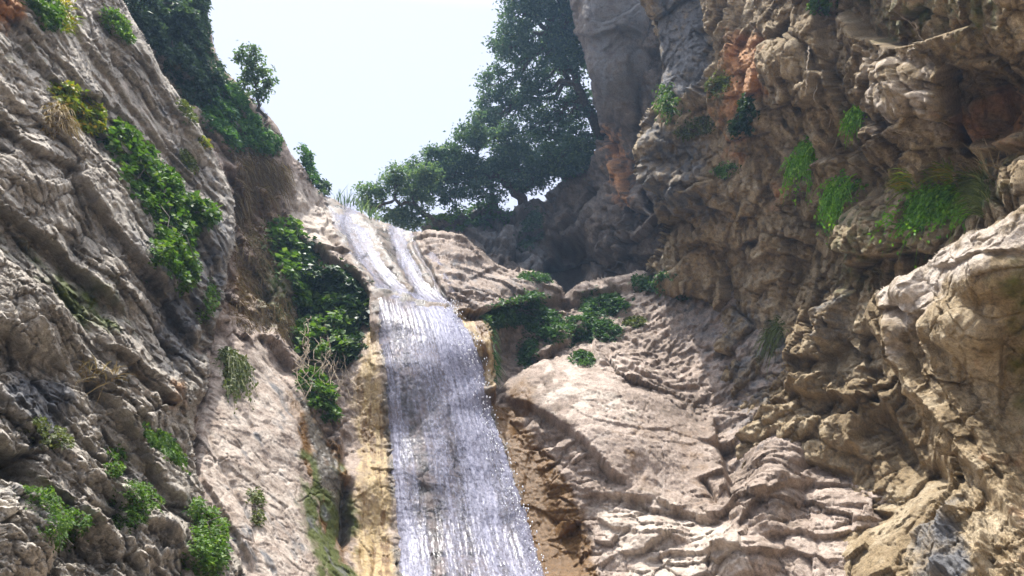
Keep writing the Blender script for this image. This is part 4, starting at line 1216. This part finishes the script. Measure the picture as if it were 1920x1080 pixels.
def tree(name, label, base, trunk, blobs, r, nleaf, lpx, mat, rad, group=None, twigs=34, spread=0.17, cat='tree'):
    """trunk through picture points at given distances, a branch to every crown clump, twigs and leaves around twig tips"""
    tp = np.array([at(x, y, rr) for x, y, rr in trunk])
    loc = tp[0].copy()
    root = empty(name, loc, label, cat, group)
    t = np.linspace(0, 1, len(tp)); tt = np.linspace(0, 1, 18)
    trp = np.stack([np.interp(tt, t, tp[:, k]) for k in range(3)], -1) + rng.normal(size=(18, 3)) * 0.05
    tubes('trunk', [(trp, np.linspace(rad, rad * 0.35, 18))], BARK, root, loc, 8)
    limbs, pos, dr = [], [], []
    ar = np.array([b[2] * b[3] * (b[5] if len(b) > 5 else 1) for b in blobs], float)
    for bi, b in enumerate(blobs):
        rr = b[4] if len(b) > 4 else r
        c = at(b[0], b[1], rr)
        s = rr / FPX
        j = np.argmin(np.linalg.norm(trp[4:] - c, axis=1)) + 4
        bp = curve_pts(trp[j], c, 0.12, 0.05, 9)
        limbs.append((bp, np.linspace(rad * 0.42, rad * 0.12, 9)))
        nl = int(nleaf * ar[bi] / ar.sum())
        v = unit(rng.normal(size=(twigs, 3))) * (rng.random((twigs, 1)) ** 0.45)
        ax = np.array([b[2] * s, (b[2] + b[3]) * 0.5 * s, b[3] * s])
        tips = c + v * ax
        for tip in tips[:14]:
            limbs.append((curve_pts(bp[rng.integers(4, 9)], tip, 0.06, 0.06, 6), np.linspace(rad * 0.13, rad * 0.03, 6)))
        k = rng.integers(0, twigs, nl)
        pos.append(tips[k] + rng.normal(size=(nl, 3)) * ax * spread * np.array([1, 1, 0.75]))
    pos = np.concatenate(pos)
    n = len(pos)
    tubes('branchwork', limbs, BARK, root, loc, 5)
    nr = unit(np.array([0, 0, 0.8]) + rng.normal(size=(n, 3)) * 0.6)
    dr = rng.normal(size=(n, 3)); dr[:, 2] -= 0.3
    dr = dr - nr * (dr * nr).sum(-1, keepdims=True)
    sc = np.linalg.norm(pos - CAM, axis=1) / FPX
    leaves('crown', pos, dr, nr, sc * lpx * rng.uniform(0.6, 1.3, n), mat, root, 0.55, loc)
    return root


# trees on the rim
tree('tree', 'tall dark evergreen oak leaning out beside the hanging rock pillar', None, [(1150, 330, 29), (1120, 240, 29), (1080, 150, 29), (1030, 60, 29)],
     [(985, 25, 58, 50), (1045, 10, 60, 60), (1085, 30, 50, 60), (960, 90, 48, 48), (1010, 95, 60, 52), (1070, 95, 55, 52), (1000, -60, 90, 60), (1090, -60, 70, 60), (940, 165, 45, 44), (1000, 170, 55, 40), (1062, 150, 56, 45, 30, .6), (1090, 205, 50, 46, 29.5, .6),
      (1040, 215, 56, 40, 29, .7), (1075, 270, 56, 40, 29), (1010, 255, 60, 42, 28.5), (930, 215, 44, 34), (915, 245, 36, 28)],
     29, 42000, 6.3, L_TREE, 0.26, None, 26, 0.145)
tree('tree', 'broad dark evergreen tree with a leaning trunk on the shaded ledge', None, [(990, 392, 26.4), (972, 365, 26.2), (945, 340, 26), (905, 320, 26), (860, 335, 26)],
     [(900, 255, 55, 36), (960, 278, 62, 42), (855, 290, 55, 42), (812, 318, 48, 36), (1040, 300, 66, 42), (930, 318, 64, 36, 25.8), (870, 340, 60, 32, 25.6), (990, 325, 60, 32, 25.8), (795, 352, 42, 28, 25.6), (845, 375, 44, 22, 25.6, .6), (920, 365, 44, 18, 25.4, .5), (1080, 285, 50, 44, 26.5)],
     26, 30000, 6.3, L_TREE, 0.2, None, 26, 0.145)
tree('tree', 'pale thin leaved tree with crooked branches reaching over the rim', None, [(830, 425, 24.5), (800, 402, 24.4), (772, 386, 24.2), (735, 378, 24), (700, 384, 24)],
     [(745, 338, 38, 24), (705, 360, 34, 20), (775, 360, 34, 24), (690, 385, 24, 12), (775, 405, 36, 20), (735, 400, 34, 14), (800, 330, 36, 26), (760, 420, 30, 12)],
     24.2, 8500, 6.0, L_TREE2, 0.10, twigs=26, spread=0.2)
tree('sapling', 'slender grey green sapling alone on the left skyline', None, [(492, 215, 17.9), (484, 185, 17.9), (474, 150, 17.9), (466, 112, 17.9)],
     [(468, 105, 22, 18), (488, 130, 22, 18), (462, 145, 18, 18), (500, 160, 17, 16), (478, 175, 20, 14), (448, 110, 10, 10)],
     17.9, 1500, 7, L_TREE2, 0.035, twigs=20, spread=0.2, cat='sapling')
LC, GR, RC, BC, FB = 'left_cliff', 'gorge_rock', 'right_cliff', 'back_cliff', 'rock_bulge'
# left cliff
clump(LC, [(85, 22, 30, 34, 0), (60, 0, 24, 24, 0)], 0.3, 1500, 9, L_VINE, 'shrub', 'dark green shrub hanging from the cliff top at the upper left corner', 'shrub')
blades(LC, [(120, 45, 20, 16, 0), (105, 20, 14, 30, 60)], 260, 30, 2.2, L_YELLOW, 'grass_tuft', 'yellowish grass tuft beside the shrub at the upper left corner', 'grass tuft', None, 0.7, 0.5, 0.9)
clump(LC, [(215, 45, 34, 18, 48), (232, 68, 16, 12, 40)], 0.18, 900, 7, L_SPRING, 'shrub', 'light green shrub in a crack near the top of the tilted beds', 'shrub')
clump(LC, [(130, 190, 46, 22, 28), (160, 215, 30, 24, 40), (170, 238, 18, 12, 0)], 0.28, 1900, 9, L_YELLOW, 'shrub', 'yellow green bush with orange leaves above the big leaved vine', 'shrub')
blades(LC, [(98, 238, 24, 22, 0), (88, 215, 18, 18, 0)], 320, 30, 2, L_DRY, 'grass_tuft', 'dry straw coloured grass tuft left of the yellow green bush', 'grass tuft', None, 0.3, 0.6, 1.1)
clump(LC, [(222, 258, 28, 30, 40), (250, 305, 38, 42, 45), (292, 360, 52, 46, 45), (338, 395, 50, 30, 45), (318, 440, 40, 42, 30), (300, 480, 34, 40, 20), (335, 505, 26, 40, 0), (375, 405, 28, 24, 0)], 0.5, 5600, 11, L_VINE, 'vine',
      'big leaved green vine running down the middle of the left cliff', 'vine', None, 0.8, 0.4, True, 0.75)
clump(LC, [(345, 210, 24, 14, 50)], 0.14, 420, 7, L_DRYGREEN, 'shrub', 'small dull green cushion plant high on the smooth beds', 'shrub')
clump(LC, [(352, 300, 26, 13, 50)], 0.14, 420, 7, L_DRYGREEN, 'shrub', 'small dull cushion plant between the vine and the skyline', 'shrub')
clump(LC, [(376, 268, 14, 8, 40)], 0.10, 200, 6, L_YELLOW, 'shrub', 'tiny yellowish plant on a bed edge of the left cliff', 'shrub')
clump(LC, [(392, 560, 14, 34, 10), (380, 590, 14, 14, 0)], 0.16, 500, 7, L_SPRING, 'shrub', 'yellow green sprigs at the edge where cliff meets the hanging roots', 'shrub')
clump(LC, [(95, 822, 36, 22, 20), (60, 800, 16, 14, 0)], 0.18, 620, 7, L_DRYGREEN, 'shrub', 'thin dull green shrub near the dark hole at the left edge', 'shrub', None, 0.6, 0.2, True, 0.5)
blades(LC, [(280, 832, 36, 14, 20), (308, 858, 20, 12, 20)], 260, 32, 2.0, L_VINE, 'fern', 'spreading green fern tuft on the lower left cliff', 'fern', None, 0.5, 0.7, 1.0, 5, 'foliage', (9, 7))
clump(LC, [(210, 862, 20, 22, 0), (200, 885, 14, 16, 0)], 0.2, 520, 9, L_VINE, 'shrub', 'dark leafy sprig left of the fern tuft', 'shrub')
clump(LC, [(58, 950, 44, 34, 20), (108, 985, 50, 32, 20), (70, 1015, 34, 26, 0)], 0.34, 3000, 7.5, L_VINE, 'shrub', 'wide green bush near the lower left corner', 'shrub', None, 0.62, 0.3, True, 0.6)
clump(LC, [(250, 940, 40, 30, 20), (235, 975, 26, 22, 0)], 0.22, 1300, 7, L_VINE, 'shrub', 'green bush in the crack below the fern tuft', 'shrub', None, 0.62, 0.2, True, 0.6)
clump(LC, [(385, 1000, 36, 42, 10), (380, 1050, 38, 40, 0), (355, 960, 16, 16, 0)], 0.4, 2600, 9, L_SPRING, 'shrub', 'fresh leafy bush at the foot of the smooth left slab', 'shrub')
blades(LC, [(170, 712, 34, 12, 30)], 70, 56, 1.6, L_DRY, 'dead_twigs', 'bundle of dead twigs lying on the lower left cliff', 'twigs', None, 0.2, 0.3, 0.5, 5, 'foliage')  # the foliage strips are bare dead twigs
# middle
blades(GR, [(425, 668, 14, 14, 0), (440, 690, 16, 12, 0), (428, 710, 12, 20, 0)], 340, 46, 2.2, L_DRYGREEN, 'grass_tuft', 'green tuft hanging down the smooth left slab', 'grass tuft', None, 0.1, 0.5, 1.3, 5, 'foliage', (5, 7))
clump(GR, [(475, 940, 16, 24, 10), (478, 975, 10, 18, 0)], 0.14, 420, 7, L_DRYGREEN, 'shrub', 'small dull green plant in the middle of the smooth left slab', 'shrub')
clump(GR, [(265, 5, 40, 50, 40), (290, 60, 26, 44, -35), (310, 30, 40, 50, 0)], 0.7, 4200, 9, L_SHADE, 'bush', 'dark bluish bush at the top of the left skyline', 'bush')
clump(GR, [(345, 50, 36, 60, -20), (360, 0, 24, 40, 0), (330, 110, 26, 40, -35)], 0.7, 4600, 8, L_SHADE, 'bush', 'dark ragged bush against the sky on the left rim', 'bush')
clump(GR, [(385, 140, 30, 44, -35), (365, 165, 24, 40, -40)], 0.4, 2600, 8, L_SHADE, 'bush', 'low dark bush between the ragged bush and the sapling', 'bush')
clump(GR, [(425, 190, 40, 30, 45), (405, 220, 24, 34, -30)], 0.4, 2600, 9, L_TEAL, 'bush', 'bluish green bush below the sapling', 'bush')
clump(GR, [(455, 240, 36, 34, 40), (490, 265, 30, 26, 30), (430, 255, 18, 26, -30)], 0.4, 3200, 9, L_TEAL, 'bush', 'brighter green bush at the end of the rim scrub', 'bush')
blades(GR, [(470, 300, 40, 24, 30), (500, 330, 30, 40, 0), (460, 360, 18, 40, 0)], 1500, 34, 1.3, L_ROOTS, 'hanging_roots', 'brown mat of dry roots hanging under the rim bushes', 'roots', None, -0.3, 0.4, 1.0, 5, 'root_mat')
blades(GR, [(480, 470, 40, 60, 0), (470, 560, 34, 50, 0), (520, 590, 30, 40, 0)], 2200, 26, 1.3, L_ROOTS, 'hanging_roots', 'straw coloured roots and dry moss hanging left of the ivy', 'roots', None, -0.3, 0.35, 1.0, 5, 'root_mat')
clump(GR, [(572, 300, 14, 30, -25), (586, 330, 14, 18, -30)], 0.3, 900, 8, L_TEAL, 'shrub', 'green shrub on the skyline left of the head of the fall', 'shrub')
clump(GR, [(604, 350, 16, 14, 30)], 0.25, 420, 7, L_SHADE, 'shrub', 'small dark shrub right at the head of the fall', 'shrub')
blades(GR, [(655, 384, 26, 5, 25), (690, 402, 20, 5, 25)], 90, 34, 1.6, L_TREE2, 'grass_tuft', 'thin dark stalks standing against the sky over the head of the fall', 'grass tuft', None, 1.2, 0.1, 0.2, 4)
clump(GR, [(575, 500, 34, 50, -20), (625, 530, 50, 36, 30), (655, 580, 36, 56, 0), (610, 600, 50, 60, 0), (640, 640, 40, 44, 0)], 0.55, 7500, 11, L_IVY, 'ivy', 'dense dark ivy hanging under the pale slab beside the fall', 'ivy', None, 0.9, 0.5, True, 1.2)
clump(GR, [(530, 440, 26, 36, -20), (545, 490, 34, 40, 0), (570, 540, 30, 34, 0)], 0.55, 3000, 12, L_SPRING, 'climber', 'bright green climber over the upper left edge of the ivy', 'climber', None, 0.8, 0.4)
clump(GR, [(610, 570, 34, 30, 0), (632, 610, 40, 30, 0), (580, 625, 30, 40, 0), (640, 650, 30, 26, 0), (600, 660, 30, 18, 0)], 0.9, 2600, 12, L_SPRING, 'climber', 'bright green climber hanging over the lower part of the ivy', 'climber', None, 0.8, 0.5, True, 0.6)
clump(GR, [(580, 710, 22, 26, 40), (600, 745, 24, 26, 40), (615, 775, 14, 16, 0)], 0.3, 1400, 11, L_VINE, 'shrub', 'dark green shrub growing below the ivy at the slab edge', 'shrub', None, 0.7, 0.5)
rt = []
for k in range(26):
    x = rng.uniform(545, 660); y = rng.uniform(600, 680)
    p0, n0 = surf(GR, x, y); x2 = x + rng.normal() * 8; p1, n1 = surf(GR, x2, y + rng.uniform(60, 130))
    rt.append((curve_pts(p0 + n0 * 0.3, p1 + n1 * 0.15, 0.0, 0.025, 12), np.linspace(0.008, 0.004, 12)))
loc = np.array(surf(GR, 610, 650)[0])
rr_ = empty('bare_roots', loc, 'thin bare roots dangling from under the ivy', 'roots')
tubes('root', rt, ROOT, rr_, loc)
# ledges right of the fall
clump(GR, [(955, 588, 40, 22, 0), (925, 598, 24, 16, 0), (992, 580, 34, 24, 0)], 0.5, 3000, 8, L_BUSH, 'bush', 'dark green bush on the ledge just right of the fall', 'bush')
clump(GR, [(1020, 606, 36, 28, 0), (1045, 628, 34, 22, 0)], 0.45, 2600, 8, L_BUSH, 'bush', 'dark bush hanging over the ledge above the big slab', 'bush')
clump(GR, [(990, 655, 18, 24, 10)], 0.25, 700, 8, L_BUSH, 'shrub', 'small bush hanging in the hollow above the big slab', 'shrub')
clump(GR, [(1130, 568, 40, 24, 0), (1105, 585, 20, 16, 0), (1160, 575, 18, 16, 0)], 0.4, 2300, 8, L_BUSH, 'bush', 'round green bush on the upper shelf under the dark cave', 'bush')
clump(GR, [(1090, 612, 30, 20, 0), (1130, 620, 34, 18, 0)], 0.35, 2000, 8, L_BUSH, 'bush', 'low wide bush below the round bush on the shelf', 'bush')
clump(GR, [(1090, 682, 22, 16, 10)], 0.22, 700, 7, L_BUSH, 'shrub', 'small green shrub at the head of the big slab', 'shrub')
clump(GR, [(1190, 602, 20, 12, 0)], 0.15, 400, 7, L_DRYGREEN, 'shrub', 'thin green sprigs among the worn rocks of the bowl', 'shrub')
clump(GR, [(1000, 527, 32, 11, 8)], 0.18, 700, 7, L_BUSH, 'shrub', 'flat green shrub on the pale shelf below the cave', 'shrub')
clump(GR, [(1240, 535, 44, 16, 0), (1275, 545, 24, 18, 0), (1200, 530, 18, 12, 0)], 0.3, 1700, 7, L_BUSH, 'bush', 'dark scrub in the corner where the bowl meets the brown wall', 'bush')
blades(GR, [(916, 640, 8, 40, 0), (912, 690, 8, 30, 0)], 170, 18, 1.8, L_BUSH, 'moss_curtain', 'green hanging moss on the wet column right of the fall', 'moss', None, -0.2, 0.5, 1.0, 5, 'foliage')
# back
clump(BC, [(825, 428, 26, 16, 0), (855, 415, 20, 16, 0)], 0.5, 1500, 6.5, L_SPRING, 'bush', 'sunlit yellow green bush at the foot of the pale tree', 'bush')
clump(BC, [(885, 405, 34, 16, 0), (930, 398, 30, 14, 0)], 0.6, 1600, 6.5, L_BUSH, 'bush', 'green undergrowth below the leaning trunk', 'bush')
clump(BC, [(1000, 425, 24, 28, 0), (985, 450, 16, 18, 0)], 0.4, 1100, 6.5, L_SHADE, 'shrub', 'dark shrub on the shaded wall under the trees', 'shrub')
# right wall
blades(RC, [(1262, 190, 16, 20, 0), (1275, 210, 12, 12, 0)], 160, 26, 2, L_VINE, 'fern', 'small green fern tuft high beside the dark pillar', 'fern', None, 0.3, 0.7, 1.1, 5, 'foliage', (4, 6))
clump(RC, [(1310, 235, 28, 18, -20), (1290, 250, 16, 12, 0)], 0.22, 700, 6, L_DRYGREEN, 'shrub', 'pale dull shrub on the pitted rocks near the pillar', 'shrub')
clump(RC, [(1358, 160, 22, 18, -40)], 0.2, 500, 6.5, L_DRYGREEN, 'shrub', 'olive shrub beside the orange broken rock', 'shrub')
clump(RC, [(1408, 200, 16, 28, 10), (1395, 235, 16, 18, 0)], 0.3, 900, 8, L_IVY, 'ivy', 'dark ivy patch under the orange broken rock', 'ivy')
clump(RC, [(1364, 316, 22, 13, -15)], 0.16, 480, 6.5, L_SPRING, 'shrub', 'small light green shrub in the middle of the pitted rocks', 'shrub')
FG = dict(seg=6, fol='foliage')
blades(RC, [(1510, 278, 20, 16, -20), (1505, 300, 18, 20, 0)], 240, 36, 2.0, L_FERN, 'fern', 'bright green drooping fern left of the hollow in the brown wall', 'fern', None, 0.1, 0.7, 1.2, 6, 'foliage', (4, 6))
blades(RC, [(1585, 345, 22, 18, 0), (1578, 372, 20, 22, 0)], 320, 38, 2.0, L_FERN, 'fern', 'bright green drooping fern in the middle of the brown wall', 'fern', None, 0.1, 0.7, 1.2, 6, 'foliage', (4, 6))
blades(RC, [(1605, 212, 12, 14, 0)], 140, 28, 2.0, L_FERN, 'fern', 'small bright fern high in the hollow of the brown wall', 'fern', None, 0.1, 0.7, 1.2, 6, 'foliage', (4, 6))
blades(RC, [(1735, 372, 40, 24, -15), (1765, 385, 36, 22, 0), (1715, 405, 24, 20, 0)], 700, 52, 2.4, L_FERN, 'fern', 'large bright green fern clump above the pale rock bulge', 'fern', None, 0.5, 0.8, 1.0, 6, 'foliage', (4, 7))
blades(RC, [(1720, 345, 36, 16, -20), (1760, 335, 30, 14, 0)], 700, 52, 2.0, L_YELLOW, 'grass_tuft', 'yellow green grass growing behind the large fern clump', 'grass tuft', None, 1.0, 0.6, 0.6)
blades(RC, [(1815, 350, 46, 26, -10), (1850, 380, 34, 30, 0)], 900, 60, 2.0, L_DRYGREEN, 'grass_tuft', 'dull olive grass with tall stalks right of the large fern clump', 'grass tuft', None, 1.0, 0.5, 0.7)
blades(RC, [(1820, 330, 80, 14, -8)], 90, 90, 1.5, L_DRY, 'dry_stalks', 'tall dry seed stalks over the olive grass on the brown wall', 'stalks', None, 1.3, 0.4, 0.5, 5, 'foliage')  # the foliage strips are dry leafless stalks
blades(RC, [(1455, 625, 20, 26, 0)], 300, 44, 2, L_DRYGREEN, 'grass_tuft', 'olive tuft hanging low on the dripstone ribs', 'grass tuft', None, 0.0, 0.6, 1.2)
clump(RC, [(1540, 6, 16, 20, 0)], 0.2, 480, 7, L_VINE, 'shrub', 'green sprig at the top edge of the brown wall', 'shrub')
clump(RC, [(1250, 520, 26, 12, 0)], 0.2, 500, 6.5, L_BUSH, 'shrub', 'dark plant at the foot of the pitted rocks', 'shrub')


def hang(name, label, picks, off, rad, forks=()):
    allp = []
    for path in (picks,) + tuple(forks):
        pp = []
        for x, y in path:
            p, n = surf(RC, x, y)
            pp.append(p + toward(p) * off)
        pp = np.array(pp)
        t = np.linspace(0, 1, len(pp)); tt = np.linspace(0, 1, 30)
        q = np.stack([np.interp(tt, t, pp[:, k]) for k in range(3)], -1) + rng.normal(size=(30, 3)) * 0.008
        allp.append((q, np.linspace(rad, rad * 0.45, 30)))
    loc = allp[0][0][0].copy()
    root = empty(name, loc, label, 'root')
    for a in allp:
        tubes('root' if a is allp[0] else 'rootlet', [a], ROOT, root, loc)
    return root


hang('hanging_root', 'pale bare root dangling into the hollow at the top of the brown wall', ((1690, -30), (1692, 15), (1700, 40), (1712, 58), (1720, 78), (1726, 100)), 0.25, 0.016, (((1712, 40), (1722, 52), (1716, 60)), ((1722, 82), (1732, 96), (1730, 112))))
hang('hanging_root', 'long pale roots hanging beside the small bright fern', ((1548, 130), (1556, 180), (1562, 215), (1568, 250), (1560, 292)), 0.15, 0.013, (((1562, 215), (1556, 245), (1556, 275)), ((1530, 90), (1545, 140), (1552, 170))))
# ------------------------------------------------------------------ bluish volume added to imitate a flare veil over the trees
bm_v = np.array([(x, y, z) for x in (-45, 45) for y in (-20, 60) for z in (-1.6, 45)], float)
bm_f = np.array([(0, 1, 3, 2), (4, 6, 7, 5), (0, 4, 5, 1), (2, 3, 7, 6), (0, 2, 6, 4), (1, 5, 7, 3)])
mh = bpy.data.materials.new('haze'); mh.use_nodes = True
nh = mh.node_tree; nh.nodes.remove(nh.nodes['Principled BSDF'])
pv = nh.nodes.new('ShaderNodeVolumePrincipled')
pv.inputs['Color'].default_value = (0.42, 0.66, 1.0, 1)
pv.inputs['Density'].default_value = 0.0018
pv.inputs['Anisotropy'].default_value = 0.3
nh.links.new(pv.outputs[0], nh.nodes['Material Output'].inputs['Volume'])
hz = mesh_np('haze', bm_v, bm_f, mh)
tag(hz, 'thin bluish haze added across the gorge to imitate a flare veil', 'haze', None, 'stuff')
